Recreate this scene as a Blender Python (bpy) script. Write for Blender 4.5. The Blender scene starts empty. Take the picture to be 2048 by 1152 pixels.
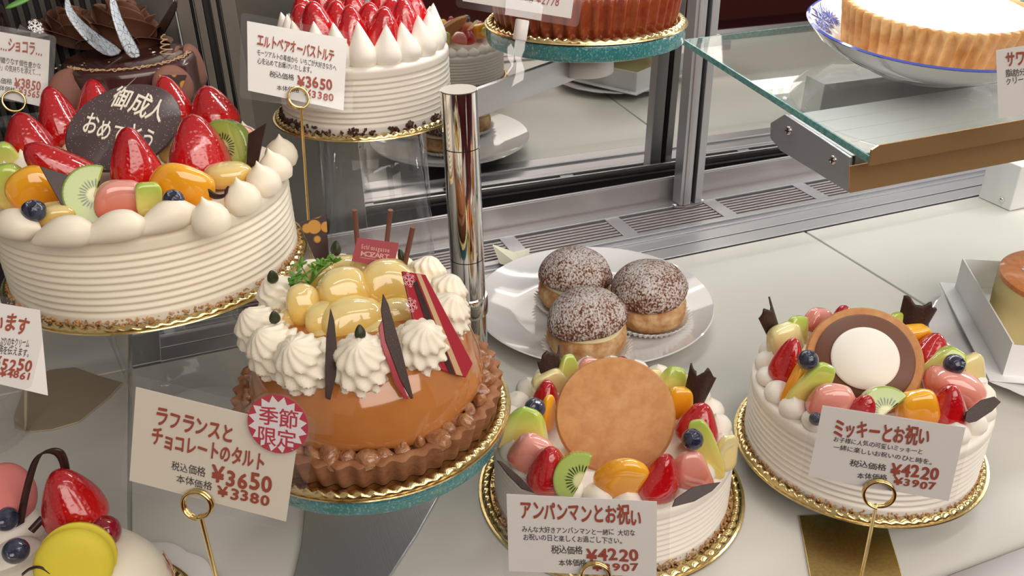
import bpy, bmesh, math, random
import numpy as np
from mathutils import Matrix, Vector, Euler

# ------------------------------------------------------------------ camera, world, lights, exposure
sc = bpy.context.scene
COL = sc.collection
FPX, CAMH = 1729.0, 0.42
_ax = np.array([5258.0, -1067.0, FPX]); _ay = np.array([-759.0, -937.0, FPX])
_ax /= np.linalg.norm(_ax); _ay -= _ax * _ay.dot(_ax); _ay /= np.linalg.norm(_ay)
_az = np.cross(_ax, _ay)
if _az[1] > 0: _az = -_az
RW = np.stack([_ax, _ay, _az])                     # camera axes (right, down, forward) to world
CP = np.array([0.0, 0.0, CAMH])
cd = bpy.data.cameras.new('camera'); cam = bpy.data.objects.new('camera', cd); COL.objects.link(cam)
cd.sensor_fit = 'HORIZONTAL'; cd.sensor_width = 36.0; cd.lens = 36.0 * FPX / 2048.0
cd.clip_start = 0.01; cd.clip_end = 30
_m = np.eye(4); _m[:3, 0] = RW[:, 0]; _m[:3, 1] = -RW[:, 1]; _m[:3, 2] = -RW[:, 2]; _m[:3, 3] = CP
cam.matrix_world = Matrix(_m.tolist())
sc.camera = cam
sc.view_settings.view_transform = 'Standard'; sc.view_settings.look = 'None'
sc.view_settings.gamma = 1.0; sc.view_settings.use_curve_mapping = False
sc.view_settings.exposure = 0.0
sc.cycles.max_bounces = 10; sc.cycles.transparent_max_bounces = 16; sc.cycles.diffuse_bounces = 4
sc.cycles.glossy_bounces = 5; sc.cycles.transmission_bounces = 8
sc.cycles.sample_clamp_indirect = 4.0; sc.cycles.caustics_reflective = False; sc.cycles.caustics_refractive = False

w = bpy.data.worlds.new('shop_ambient'); sc.world = w; w.use_nodes = True
wn = w.node_tree; wb = wn.nodes['Background']
wb.inputs[0].default_value = (0.80, 0.73, 0.66, 1); wb.inputs[1].default_value = 0.42

def area(name, loc, aim, sx, sy, power, col):
    l = bpy.data.lights.new(name, 'AREA'); l.shape = 'RECTANGLE'; l.size = sx; l.size_y = sy; l.energy = power; l.color = col
    o = bpy.data.objects.new(name, l); COL.objects.link(o); o.location = loc
    o.rotation_euler = (Vector(aim) - Vector(loc)).to_track_quat('-Z', 'Y').to_euler()
    return o
area('upper_case_light', (0.74, 0.687, 0.496), (0.74, 0.687, 0.0), 1.20, 0.03, 3.4, (1.0, 0.97, 0.93))
area('front_case_light', (0.45, 0.22, 0.66), (0.40, 0.48, 0.0), 0.90, 0.03, 0.7, (1.0, 0.95, 0.89))
area('shop_front_fill', (0.6, -1.5, 1.45), (0.4, 0.5, 0.1), 3.0, 1.3, 47.0, (1.0, 0.91, 0.82))  # added soft fill from the customer side, brightens the cards; no actual fixture
area('added_end_fill', (1.20, 0.46, 0.40), (0.55, 0.46, 0.05), 0.30, 0.03, 1.3, (1.0, 0.98, 0.96))  # added fill from the right, brightens box, white tart and deck; no actual fixture

# ------------------------------------------------------------------ helpers
rnd = random.Random(7)
W = {}
def ray(px, py): return RW @ np.array([(px - 1024) / FPX, (py - 576) / FPX, 1.0])
def P(px, py, z=0.0):                               # the point at height z seen at that place of the frame
    d = ray(px, py); return Vector((CP + d * ((z - CAMH) / d[2])).tolist())
def PY(px, py, y):
    d = ray(px, py); return Vector((CP + d * (y / d[1])).tolist())
def PX(px, py, x):
    d = ray(px, py); return Vector((CP + d * (x / d[0])).tolist())
def mpp(p):                                         # metres per frame pixel at p
    return float((RW.T @ (np.array(p) - CP))[2]) / FPX
def RT(loc, rx=0, ry=0, rz=0):
    return Matrix.Translation(Vector(loc)) @ Euler((math.radians(rx), math.radians(ry), math.radians(rz))).to_matrix().to_4x4()
def tag(o, label, cat, group=None, kind=None):
    o['label'] = label; o['category'] = cat
    if group: o['group'] = group
    if kind: o['kind'] = kind
    return o
def put(o, M, parent):
    COL.objects.link(o); W[o] = M.copy()
    if parent is not None:
        o.parent = parent; o.matrix_local = W[parent].inverted() @ M
    else:
        o.matrix_local = M
    return o
def thing(name, label, cat, loc, group=None):
    return tag(put(bpy.data.objects.new(name, None), Matrix.Translation(Vector(loc)), None), label, cat, group)
class MB:
    def __init__(s): s.v = []; s.f = []; s.m = []
    def add(s, g, M=None, mi=0):
        v, f = g; b = len(s.v)
        s.v += [tuple(M @ Vector(q)) for q in v] if M is not None else [tuple(q) for q in v]
        s.f += [tuple(i + b for i in t) for t in f]; s.m += [mi] * len(f)
        return s
def mesh(name, g, smooth=True):
    me = bpy.data.meshes.new(name)
    v, f = (g.v, g.f) if isinstance(g, MB) else g
    me.from_pydata([tuple(q) for q in v], [], f)
    if smooth: me.polygons.foreach_set('use_smooth', [True] * len(me.polygons))
    bm = bmesh.new(); bm.from_mesh(me); bmesh.ops.recalc_face_normals(bm, faces=bm.faces); bm.to_mesh(me); bm.free()
    me.update()
    if smooth: me.set_sharp_from_angle(angle=math.radians(48))
    return me
def obj(name, g, m, M=None, parent=None, smooth=True, bevel=0, sub=0, solid=0, kind=None):
    me = g if isinstance(g, bpy.types.Mesh) else mesh(name, g, smooth)
    for q in (m if isinstance(m, (list, tuple)) else [m]):
        if len(me.materials) < (len(m) if isinstance(m, (list, tuple)) else 1): me.materials.append(q)
    if isinstance(g, MB) and any(g.m): me.polygons.foreach_set('material_index', g.m)
    o = bpy.data.objects.new(name, me); put(o, M if M is not None else Matrix(), parent)
    if solid:
        d = o.modifiers.new('thickness', 'SOLIDIFY'); d.thickness = solid; d.offset = 0
    if bevel:
        d = o.modifiers.new('bevel', 'BEVEL'); d.width = bevel; d.segments = 2; d.limit_method = 'ANGLE'
    if sub:
        d = o.modifiers.new('sub', 'SUBSURF'); d.levels = sub; d.render_levels = sub
    if kind: o['kind'] = kind
    return o
def box(x0, x1, y0, y1, z0, z1):
    v = [(x, y, z) for z in (z0, z1) for y in (y0, y1) for x in (x0, x1)]
    return v, [(0, 2, 3, 1), (4, 5, 7, 6), (0, 1, 5, 4), (2, 6, 7, 3), (0, 4, 6, 2), (1, 3, 7, 5)]
def lathe(prof, n=48, fn=None, cap=True):
    v = []; f = []
    for j, (r, z) in enumerate(prof):
        for i in range(n):
            t = 2 * math.pi * i / n
            rr, zz, tt = fn(t, j, r, z) if fn else (r, z, t)
            v.append((rr * math.cos(tt), rr * math.sin(tt), zz))
    for j in range(len(prof) - 1):
        for i in range(n):
            k = (i + 1) % n; f.append((j * n + i, j * n + k, (j + 1) * n + k, (j + 1) * n + i))
    if cap:
        f.append(tuple(range(n - 1, -1, -1))); f.append(tuple((len(prof) - 1) * n + i for i in range(n)))
    return v, f
def tube(path, r, n=8, closed=False):
    path = [Vector(p) for p in path]; v = []; f = []; L = len(path); up = None
    for i, p in enumerate(path):
        a = path[(i - 1) % L] if closed or i > 0 else p; b = path[(i + 1) % L] if closed or i < L - 1 else p
        t = (b - a).normalized()
        if up is None: up = t.orthogonal().normalized()
        up = (up - t * up.dot(t)).normalized(); s = t.cross(up)
        rr = r[i] if isinstance(r, (list, tuple)) else r
        for k in range(n):
            c = 2 * math.pi * k / n; v.append(tuple(p + (up * math.cos(c) + s * math.sin(c)) * rr))
    for i in range(L if closed else L - 1):
        j = (i + 1) % L
        for k in range(n): q = (k + 1) % n; f.append((i * n + k, i * n + q, j * n + q, j * n + k))
    if not closed:
        f.append(tuple(range(n - 1, -1, -1))); f.append(tuple((L - 1) * n + k for k in range(n)))
    return v, f
def patch(fn, nu, nv):
    v = [fn(i / nu, j / nv) for j in range(nv + 1) for i in range(nu + 1)]
    f = [(j * (nu + 1) + i, j * (nu + 1) + i + 1, (j + 1) * (nu + 1) + i + 1, (j + 1) * (nu + 1) + i) for j in range(nv) for i in range(nu)]
    return v, f
def prism(pts, t):                                  # polygon in XY, thickness t along z, centred
    n = len(pts); v = [(x, y, -t / 2) for x, y in pts] + [(x, y, t / 2) for x, y in pts]
    return v, [tuple(range(n - 1, -1, -1)), tuple(range(n, 2 * n))] + [(i, (i + 1) % n, n + (i + 1) % n, n + i) for i in range(n)]
def prism3(pts, d):                                 # polygon of 3D points swept by the vector d
    n = len(pts); d = Vector(d); v = [tuple(Vector(p)) for p in pts] + [tuple(Vector(p) + d) for p in pts]
    return v, [tuple(range(n - 1, -1, -1)), tuple(range(n, 2 * n))] + [(i, (i + 1) % n, n + (i + 1) % n, n + i) for i in range(n)]
def spow(c, e): return math.copysign(abs(c) ** e, c)
def blob(sx, sy, sz, e1=1.0, e2=1.0, taper=0.0, nu=28, nv=16, noise=0.0, seed=0, bend=0.0):
    r = random.Random(seed); ph = [r.uniform(0, 6.28) for _ in range(6)]
    v = []; f = []
    for j in range(nv + 1):
        a = -math.pi / 2 + math.pi * j / nv
        for i in range(nu):
            t = 2 * math.pi * i / nu
            x = sx * spow(math.cos(a), e1) * spow(math.cos(t), e2); y = sy * spow(math.cos(a), e1) * spow(math.sin(t), e2); z = sz * spow(math.sin(a), e1)
            k = 1 + taper * z / sz
            if noise: k *= 1 + noise * (math.sin(2 * t + ph[0]) * math.cos(a * 2 + ph[1]) + .6 * math.sin(3 * t + ph[2] + 2 * a) + .4 * math.sin(5 * t + ph[3] + 3 * a))
            v.append((x * k + bend * (z / sz) ** 2, y * k, z))
    for j in range(nv):
        for i in range(nu): k = (i + 1) % nu; f.append((j * nu + i, j * nu + k, (j + 1) * nu + k, (j + 1) * nu + i))
    return v, f

# ------------------------------------------------------------------ materials
def nodes(name):
    m = bpy.data.materials.new(name); m.use_nodes = True; nt = m.node_tree
    return m, nt, nt.nodes['Principled BSDF']
def noise_node(nt, scale, detail=3, co='Object'):
    t = nt.nodes.new('ShaderNodeTexCoord'); n = nt.nodes.new('ShaderNodeTexNoise'); n.inputs['Scale'].default_value = scale; n.inputs['Detail'].default_value = detail
    nt.links.new(t.outputs[co], n.inputs['Vector']); return n
def ramp_node(nt, stops, src, interp='LINEAR'):
    r = nt.nodes.new('ShaderNodeValToRGB'); r.color_ramp.interpolation = interp; e = r.color_ramp.elements
    while len(e) < len(stops): e.new(0.5)
    for q, (p, c) in zip(e, stops): q.position = p; q.color = (*c, 1) if len(c) == 3 else c
    nt.links.new(src, r.inputs[0]); return r
def math_node(nt, op, a, b=None):
    n = nt.nodes.new('ShaderNodeMath'); n.operation = op
    for i, q in enumerate((a, b)):
        if q is None: continue
        if isinstance(q, (int, float)): n.inputs[i].default_value = q
        else: nt.links.new(q, n.inputs[i])
    return n.outputs[0]
def mat(name, c, rough=.5, metal=0, c2=None, nscale=60, coat=0, sss=0, sssr=.004, bump=0, bscale=200, bdetail=3, lo=.35, hi=.65, spec=.5, trans=0, ior=1.45, aniso=None, bdist=.001):
    m, nt, b = nodes(name)
    b.inputs['Base Color'].default_value = (*c, 1); b.inputs['Roughness'].default_value = rough; b.inputs['Metallic'].default_value = metal
    b.inputs['Specular IOR Level'].default_value = spec; b.inputs['IOR'].default_value = ior
    if trans: b.inputs['Transmission Weight'].default_value = trans
    if coat: b.inputs['Coat Weight'].default_value = coat; b.inputs['Coat Roughness'].default_value = .06
    if sss:
        b.inputs['Subsurface Weight'].default_value = sss; b.inputs['Subsurface Radius'].default_value = (1, .75, .55); b.inputs['Subsurface Scale'].default_value = sssr
    if c2: nt.links.new(ramp_node(nt, [(lo, c), (hi, c2)], noise_node(nt, nscale).outputs['Fac']).outputs[0], b.inputs['Base Color'])
    if bump:
        n = noise_node(nt, bscale, bdetail); bp = nt.nodes.new('ShaderNodeBump'); bp.inputs['Strength'].default_value = bump; bp.inputs['Distance'].default_value = bdist
        if aniso:
            mp = nt.nodes.new('ShaderNodeMapping'); mp.inputs['Scale'].default_value = aniso
            nt.links.new(n.inputs['Vector'].links[0].from_socket, mp.inputs[0]); nt.links.new(mp.outputs[0], n.inputs['Vector'])
        nt.links.new(n.outputs['Fac'], bp.inputs['Height']); nt.links.new(bp.outputs[0], b.inputs['Normal'])
    return m
def zgrad(name, stops, rough=.2, coat=0, sss=0, axis=2, bump=0, bscale=150, jitter=.15, nscale=90):
    m, nt, b = nodes(name)
    t = nt.nodes.new('ShaderNodeTexCoord'); s = nt.nodes.new('ShaderNodeSeparateXYZ'); nt.links.new(t.outputs['Generated'], s.inputs[0])
    n = noise_node(nt, nscale)
    v = math_node(nt, 'ADD', s.outputs[axis], math_node(nt, 'MULTIPLY', math_node(nt, 'SUBTRACT', n.outputs['Fac'], .5), jitter))
    nt.links.new(ramp_node(nt, stops, v).outputs[0], b.inputs['Base Color']); b.inputs['Roughness'].default_value = rough
    if coat: b.inputs['Coat Weight'].default_value = coat; b.inputs['Coat Roughness'].default_value = .05
    if sss: b.inputs['Subsurface Weight'].default_value = sss; b.inputs['Subsurface Radius'].default_value = (1, .6, .3); b.inputs['Subsurface Scale'].default_value = .005
    if bump:
        q = noise_node(nt, bscale); bp = nt.nodes.new('ShaderNodeBump'); bp.inputs['Strength'].default_value = bump; bp.inputs['Distance'].default_value = .001
        nt.links.new(q.outputs['Fac'], bp.inputs['Height']); nt.links.new(bp.outputs[0], b.inputs['Normal'])
    return m
def clear(name, tint=(1, 1, 1), gloss=1.0, rough=.02, ior=1.45, haze=0.0, hazec=(1, 1, 1)):
    m = bpy.data.materials.new(name); m.use_nodes = True; nt = m.node_tree; nt.nodes.clear()
    o = nt.nodes.new('ShaderNodeOutputMaterial'); t = nt.nodes.new('ShaderNodeBsdfTransparent'); t.inputs[0].default_value = (*tint, 1)
    g = nt.nodes.new('ShaderNodeBsdfGlossy'); g.inputs['Roughness'].default_value = rough; g.inputs[0].default_value = (1, 1, 1, 1)
    lw = nt.nodes.new('ShaderNodeLayerWeight'); lw.inputs[0].default_value = .5; f0 = ((ior - 1) / (ior + 1)) ** 2
    fr = math_node(nt, 'ADD', math_node(nt, 'MULTIPLY', math_node(nt, 'POWER', lw.outputs['Facing'], 5.0), 1 - f0), f0)
    mx = nt.nodes.new('ShaderNodeMixShader'); nt.links.new(math_node(nt, 'MULTIPLY', fr, gloss), mx.inputs[0])
    src = t.outputs[0]
    if haze:
        d = nt.nodes.new('ShaderNodeBsdfDiffuse'); d.inputs[0].default_value = (*hazec, 1); h = nt.nodes.new('ShaderNodeMixShader'); h.inputs[0].default_value = haze
        nt.links.new(src, h.inputs[1]); nt.links.new(d.outputs[0], h.inputs[2]); src = h.outputs[0]
    nt.links.new(src, mx.inputs[1]); nt.links.new(g.outputs[0], mx.inputs[2]); nt.links.new(mx.outputs[0], o.inputs[0])
    return m

M = {}
M['cream'] = mat('cream', (.90, .85, .76), .42, sss=.25, sssr=.006, bump=.12, bscale=300, bdist=.0005)
M['cream_ivory'] = mat('cream_ivory', (.90, .83, .68), .42, sss=.25, sssr=.006, bump=.12, bscale=300, bdist=.0005)
M['gold'] = mat('gold_foil', (.78, .62, .30), .20, metal=1, bump=.15, bscale=260, bdist=.0006)
M['gold_flat'] = mat('gold_card', (.62, .47, .20), .34, metal=1, c2=(.52, .39, .16), nscale=500)
M['gold_pale'] = mat('gold_paper', (.55, .46, .33), .5, metal=.35, c2=(.55, .45, .30), nscale=700)
M['brass'] = mat('brass_wire', (.80, .60, .25), .15, metal=1)
M['crumb'] = mat('cake_crumb', (.42, .20, .07), .8, c2=(.68, .42, .20), nscale=260)
M['choc_chip'] = mat('chocolate_chip', (.055, .018, .012), .45, c2=(.11, .045, .03), nscale=300)
M['choc'] = mat('dark_chocolate', (.030, .013, .011), .32, c2=(.045, .020, .016), nscale=150, spec=.4)
M['choc_gold'] = mat('dusted_chocolate', (.035, .014, .011), .45, c2=(.10, .06, .04), nscale=1400, lo=.55, hi=.75)
M['choc_plum'] = mat('chocolate_glaze', (.055, .018, .018), .22, coat=.5, c2=(.065, .022, .020), nscale=40)
M['choc_milk'] = mat('milk_chocolate_cream', (.15, .062, .035), .5, bump=.1, bscale=400)
M['choc_stick'] = mat('milk_chocolate_stick', (.16, .06, .045), .5)
M['blueberry'] = mat('blueberry_skin', (.012, .014, .028), .22, coat=.8, c2=(.05, .06, .11), nscale=130)
M['currant'] = mat('redcurrant_skin', (.28, .004, .018), .12, coat=1, sss=.2)
M['pink_fruit'] = zgrad('rose_pear', [(.0, (.70, .13, .06)), (.5, (.75, .24, .17)), (1, (.80, .38, .32))], .12, coat=1, sss=.35, bump=.15)
M['melon'] = zgrad('green_melon', [(.0, (.83, .62, .14)), (.45, (.76, .68, .20)), (.8, (.52, .62, .12)), (1, (.42, .58, .10))], .15, coat=1, sss=.3, bump=.25)
M['pale_melon'] = zgrad('pale_melon', [(.0, (.78, .62, .30)), (1, (.82, .74, .36))], .15, coat=1, sss=.3, bump=.25)
M['peach'] = zgrad('yellow_peach', [(.0, (.80, .26, .01)), (.6, (.86, .36, .015)), (1, (.88, .46, .03))], .10, coat=1, sss=.3, bump=.12, nscale=60)
M['pear'] = zgrad('poached_pear', [(.0, (.64, .33, .04)), (.5, (.74, .49, .11)), (1, (.80, .66, .30))], .12, coat=1, sss=.12, bump=.12)
M['seed'] = mat('pumpkin_seed', (.030, .038, .016), .4)
M['herb'] = mat('herb_leaf', (.10, .26, .03), .5, sss=.1)
M['paper'] = mat('card_paper', (.80, .775, .74), .7)
M['paper_cream'] = mat('cream_card_paper', (.80, .74, .60), .7)
M['ink_red'] = mat('brown_red_ink', (.36, .050, .014), .8)
M['ink_black'] = mat('black_ink', (.035, .025, .022), .8)
M['ink_crimson'] = mat('crimson_ink', (.52, .018, .05), .7)
M['sleeve'] = clear('clear_sleeve', (.975, .975, .975), .22, .06, haze=.02, hazec=(.8, .8, .82))
M['acrylic'] = clear('clear_acrylic', (.985, .985, .985), .6, .03, 1.45, haze=.02, hazec=(.85, .88, .9))
M['clip_plastic'] = clear('clip_plastic', (.93, .93, .94), 1.6, .05, 1.5, haze=.05, hazec=(.9, .9, .92))
M['shelf_glass'] = clear('shelf_glass', (.955, .975, .965), 1.5, .015, 1.5, haze=.03, hazec=(.7, .72, .7))
M['glass_edge'] = mat('green_glass_edge', (.10, .30, .28), .15, coat=.6, c2=(.22, .42, .40), nscale=300)
M['teal'] = mat('teal_crackle_glass', (.03, .20, .21), .10, coat=1, c2=(.22, .42, .42), nscale=650, lo=.52, hi=.72, bump=.6, bscale=420, bdist=.001)
M['chrome'] = mat('chrome', (.80, .78, .76), .06, metal=1)
M['steel'] = mat('brushed_steel', (.52, .53, .56), .38, metal=.75, bump=.25, bscale=1500, bdist=.0003, aniso=(1, .04, 1))
M['alu'] = mat('aluminium_trim', (.52, .52, .54), .38, metal=.9)
M['alu_dark'] = mat('grey_metal_panel', (.46, .43, .425), .38, metal=.8)
M['black'] = mat('black_gap', (.012, .010, .012), .6)
M['slat'] = mat('vent_slat', (.42, .38, .38), .4, metal=.8)
M['deck'] = mat('deck_laminate', (.68, .665, .61), .35, c2=(.70, .68, .625), nscale=6, spec=.35)
M['groove'] = mat('deck_joint', (.50, .50, .46), .7)
M['white_pla'] = mat('white_acrylic_panel', (.85, .85, .85), .3)
M['porcelain'] = mat('white_porcelain', (.82, .80, .80), .06, coat=1)
M['white_card'] = mat('white_box_board', (.94, .94, .95), .6)
M['mirror'] = mat('mirror_door', (.60, .595, .58), .02, metal=1)
M['satin'] = mat('satin_steel_door', (.27, .265, .245), .34, metal=1, bump=.1, bscale=900, aniso=(1, 1, .03), bdist=.0003)
M['stile'] = mat('door_stile_metal', (.33, .31, .28), .35, metal=.9)
M['maroon'] = mat('maroon_cloth', (.10, .012, .018), .8)
M['bronze'] = mat('bronze_mirror_strip', (.60, .40, .18), .26, metal=.75)
M['puff'] = mat('choux_pastry', (.48, .21, .07), .7, c2=(.76, .53, .28), nscale=90, bump=.5, bscale=220, bdist=.002)
M['custard'] = mat('custard', (.86, .74, .45), .4, sss=.2)
M['cup'] = mat('paper_cup', (.85, .82, .78), .7)
M['cookie'] = mat('biscuit', (.50, .22, .07), .6, c2=(.58, .29, .11), nscale=160, bump=.2, bscale=500, bdist=.0004, coat=.08)
M['macaron_choc'] = mat('cocoa_macaron', (.24, .105, .075), .7, bump=.2, bscale=500, bdist=.0005)
M['macaron_pink'] = mat('pink_macaron', (.70, .22, .20), .7)
M['macaron_yellow'] = mat('yellow_macaron', (.72, .60, .05), .65, bump=.1, bscale=400)
M['ganache'] = mat('dark_ganache', (.05, .02, .016), .5)
M['glaze'] = mat('caramel_glaze', (.45, .165, .042), .10, coat=1, c2=(.49, .19, .052), nscale=40, sss=.15)
M['crust'] = mat('tart_crust', (.25, .095, .038), .65, c2=(.35, .155, .07), nscale=120, bump=.4, bscale=420, bdist=.001)
M['crust_gold'] = mat('golden_tart_crust', (.52, .24, .07), .6, c2=(.72, .44, .19), nscale=60, bump=.4, bscale=420, bdist=.001)
M['crust_red_reflection'] = mat('brown_crust_reflected_red', (.26, .035, .012), .35, c2=(.33, .075, .02), nscale=160, bump=.3, bscale=420, coat=.3)  # red reflection on the brown crust is put into its colour
M['nut'] = mat('caramel_walnut', (.24, .085, .03), .25, coat=.8, c2=(.42, .20, .085), nscale=160, bump=.6, bscale=350, bdist=.002)
M['icing'] = mat('white_icing', (.93, .93, .92), .25, coat=.4)
M['leaf_green'] = mat('green_sugar_leaf', (.16, .40, .10), .5)
M['foil'] = mat('gold_leaf_flake', (.80, .66, .38), .3, metal=.8)
M['wire_gold'] = mat('piped_gold_chocolate', (.55, .36, .20), .5)
M['white_plastic'] = mat('white_plastic', (.80, .78, .74), .4)
M['cheese_side'] = mat('cheesecake', (.86, .73, .36), .7, bump=.2, bscale=300)
M['cheese_top'] = mat('browned_cheesecake_top', (.66, .20, .04), .35, c2=(.74, .28, .08), nscale=200, coat=.2)
M['card_ivory'] = mat('ivory_tag', (.72, .70, .55), .6)
M['red_flag'] = mat('crimson_paper', (.30, .018, .03), .45)
M['red_choc'] = mat('crimson_transfer', (.33, .008, .022), .28, coat=.4)
M['beige_choc'] = mat('beige_transfer', (.50, .32, .17), .35)
M['almond'] = mat('rose_almond_flake', (.80, .55, .44), .6, c2=(.66, .26, .2), nscale=200)

def mat_strawberry():
    m, nt, b = nodes('glazed_strawberry')
    t = nt.nodes.new('ShaderNodeTexCoord'); vo = nt.nodes.new('ShaderNodeTexVoronoi'); vo.inputs['Scale'].default_value = 330; vo.inputs['Randomness'].default_value = .45
    nt.links.new(t.outputs['Object'], vo.inputs['Vector'])
    s = nt.nodes.new('ShaderNodeSeparateXYZ'); nt.links.new(t.outputs['Generated'], s.inputs[0])
    n = noise_node(nt, 120)
    v = math_node(nt, 'ADD', s.outputs[2], math_node(nt, 'MULTIPLY', math_node(nt, 'SUBTRACT', n.outputs['Fac'], .5), .3))
    base = ramp_node(nt, [(0, (.60, .030, .010)), (.25, (.55, .006, .008)), (1, (.42, .002, .008))], v)
    seed = ramp_node(nt, [(.0, (1, 1, 1)), (.11, (1, 1, 1)), (.15, (0, 0, 0))], vo.outputs['Distance'])
    mx = nt.nodes.new('ShaderNodeMix'); mx.data_type = 'RGBA'; mx.inputs[7].default_value = (.62, .22, .03, 1)
    nt.links.new(math_node(nt, 'MULTIPLY', seed.outputs[0], .30), mx.inputs[0]); nt.links.new(base.outputs[0], mx.inputs[6]); nt.links.new(mx.outputs[2], b.inputs['Base Color'])
    bp = nt.nodes.new('ShaderNodeBump'); bp.inputs['Strength'].default_value = .22; bp.inputs['Distance'].default_value = .0010
    h = ramp_node(nt, [(0, (.35, .35, .35)), (.14, (0, 0, 0)), (.5, (1, 1, 1))], vo.outputs['Distance'])
    nt.links.new(h.outputs[0], bp.inputs['Height']); nt.links.new(bp.outputs[0], b.inputs['Normal'])
    b.inputs['Roughness'].default_value = .16; b.inputs['Coat Weight'].default_value = 1; b.inputs['Coat Roughness'].default_value = .05
    b.inputs['Subsurface Weight'].default_value = .12; b.inputs['Subsurface Scale'].default_value = .003
    return m
M['strawberry'] = mat_strawberry()
def mat_kiwi(R):
    m, nt, b = nodes('kiwi_flesh')
    t = nt.nodes.new('ShaderNodeTexCoord'); s = nt.nodes.new('ShaderNodeSeparateXYZ'); nt.links.new(t.outputs['Object'], s.inputs[0])
    x, y = s.outputs[0], s.outputs[1]
    r = math_node(nt, 'DIVIDE', math_node(nt, 'SQRT', math_node(nt, 'ADD', math_node(nt, 'MULTIPLY', x, x), math_node(nt, 'MULTIPLY', y, y))), R)
    an = math_node(nt, 'ARCTAN2', y, x)
    rays = math_node(nt, 'SINE', math_node(nt, 'MULTIPLY', an, 44.0))
    wob = noise_node(nt, 320)
    rr = math_node(nt, 'ADD', r, math_node(nt, 'MULTIPLY', rays, .03))
    base = ramp_node(nt, [(0, (.78, .76, .42)), (.20, (.76, .74, .40)), (.30, (.34, .47, .08)), (.60, (.40, .52, .11)), (.92, (.36, .50, .10)), (1, (.28, .40, .07))], rr)
    ring = ramp_node(nt, [(.26, (0, 0, 0)), (.32, (1, 1, 1)), (.48, (1, 1, 1)), (.56, (0, 0, 0))], math_node(nt, 'ADD', r, math_node(nt, 'MULTIPLY', math_node(nt, 'SUBTRACT', wob.outputs['Fac'], .5), .25)))
    sd = math_node(nt, 'GREATER_THAN', math_node(nt, 'SINE', math_node(nt, 'MULTIPLY', an, 26.0)), .25)
    f = math_node(nt, 'MULTIPLY', ring.outputs[0], sd)
    mx = nt.nodes.new('ShaderNodeMix'); mx.data_type = 'RGBA'; mx.inputs[7].default_value = (.012, .010, .008, 1)
    nt.links.new(f, mx.inputs[0]); nt.links.new(base.outputs[0], mx.inputs[6]); nt.links.new(mx.outputs[2], b.inputs['Base Color'])
    b.inputs['Roughness'].default_value = .12; b.inputs['Coat Weight'].default_value = 1; b.inputs['Coat Roughness'].default_value = .05; b.inputs['Subsurface Weight'].default_value = .2; b.inputs['Subsurface Scale'].default_value = .004
    return m
KR = .0175
M['kiwi'] = mat_kiwi(KR)
def mat_sugar():                                    # puff crust under icing sugar
    m, nt, b = nodes('sugared_puff_crust')
    n = noise_node(nt, 560, 3); n2 = noise_node(nt, 60, 2)
    t = nt.nodes.new('ShaderNodeTexCoord'); s = nt.nodes.new('ShaderNodeSeparateXYZ'); nt.links.new(t.outputs['Generated'], s.inputs[0])
    v = math_node(nt, 'ADD', math_node(nt, 'ADD', n.outputs['Fac'], math_node(nt, 'MULTIPLY', math_node(nt, 'SUBTRACT', n2.outputs['Fac'], .5), .45)), math_node(nt, 'MULTIPLY', math_node(nt, 'SUBTRACT', s.outputs[2], .42), .16))
    c = ramp_node(nt, [(.36, (.12, .040, .016)), (.45, (.27, .115, .055)), (.53, (.54, .43, .39)), (.68, (.80, .75, .74))], v)
    nt.links.new(c.outputs[0], b.inputs['Base Color']); b.inputs['Roughness'].default_value = .8
    bp = nt.nodes.new('ShaderNodeBump'); bp.inputs['Strength'].default_value = 1.0; bp.inputs['Distance'].default_value = .003
    nt.links.new(n.outputs['Fac'], bp.inputs['Height']); nt.links.new(bp.outputs[0], b.inputs['Normal'])
    return m
M['sugar'] = mat_sugar()
def mat_plaque():
    m, nt, b = nodes('speckled_chocolate_plaque')
    t = nt.nodes.new('ShaderNodeTexCoord'); vo = nt.nodes.new('ShaderNodeTexVoronoi'); vo.inputs['Scale'].default_value = 650; nt.links.new(t.outputs['Object'], vo.inputs['Vector'])
    c = ramp_node(nt, [(0, (.55, .42, .26)), (.13, (.50, .38, .24)), (.18, (.075, .050, .052))], vo.outputs['Distance'])
    nt.links.new(c.outputs[0], b.inputs['Base Color']); b.inputs['Roughness'].default_value = .38
    return m
M['plaque'] = mat_plaque()
def mat_cells(name, bg, fg, scale, lo, hi, rough=.3):
    m, nt, b = nodes(name)
    t = nt.nodes.new('ShaderNodeTexCoord'); vo = nt.nodes.new('ShaderNodeTexVoronoi'); vo.inputs['Scale'].default_value = scale; nt.links.new(t.outputs['Object'], vo.inputs['Vector'])
    c = ramp_node(nt, [(lo, fg), (hi, bg)], vo.outputs['Distance']); nt.links.new(c.outputs[0], b.inputs['Base Color']); b.inputs['Roughness'].default_value = rough
    return m
M['choc_spots'] = mat_cells('gold_spotted_chocolate', (.035, .012, .010), (.50, .24, .03), 105, .44, .50)
def mat_crackle():
    m, nt, b = nodes('crackle_line_white')
    t = nt.nodes.new('ShaderNodeTexCoord'); vo = nt.nodes.new('ShaderNodeTexVoronoi'); vo.feature = 'DISTANCE_TO_EDGE'; vo.inputs['Scale'].default_value = 190; nt.links.new(t.outputs['Object'], vo.inputs['Vector'])
    c = ramp_node(nt, [(.02, (.05, .05, .06)), (.035, (.62, .68, .74))], vo.outputs['Distance']); nt.links.new(c.outputs[0], b.inputs['Base Color']); b.inputs['Roughness'].default_value = .35
    return m
M['crackle'] = mat_crackle()
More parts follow.
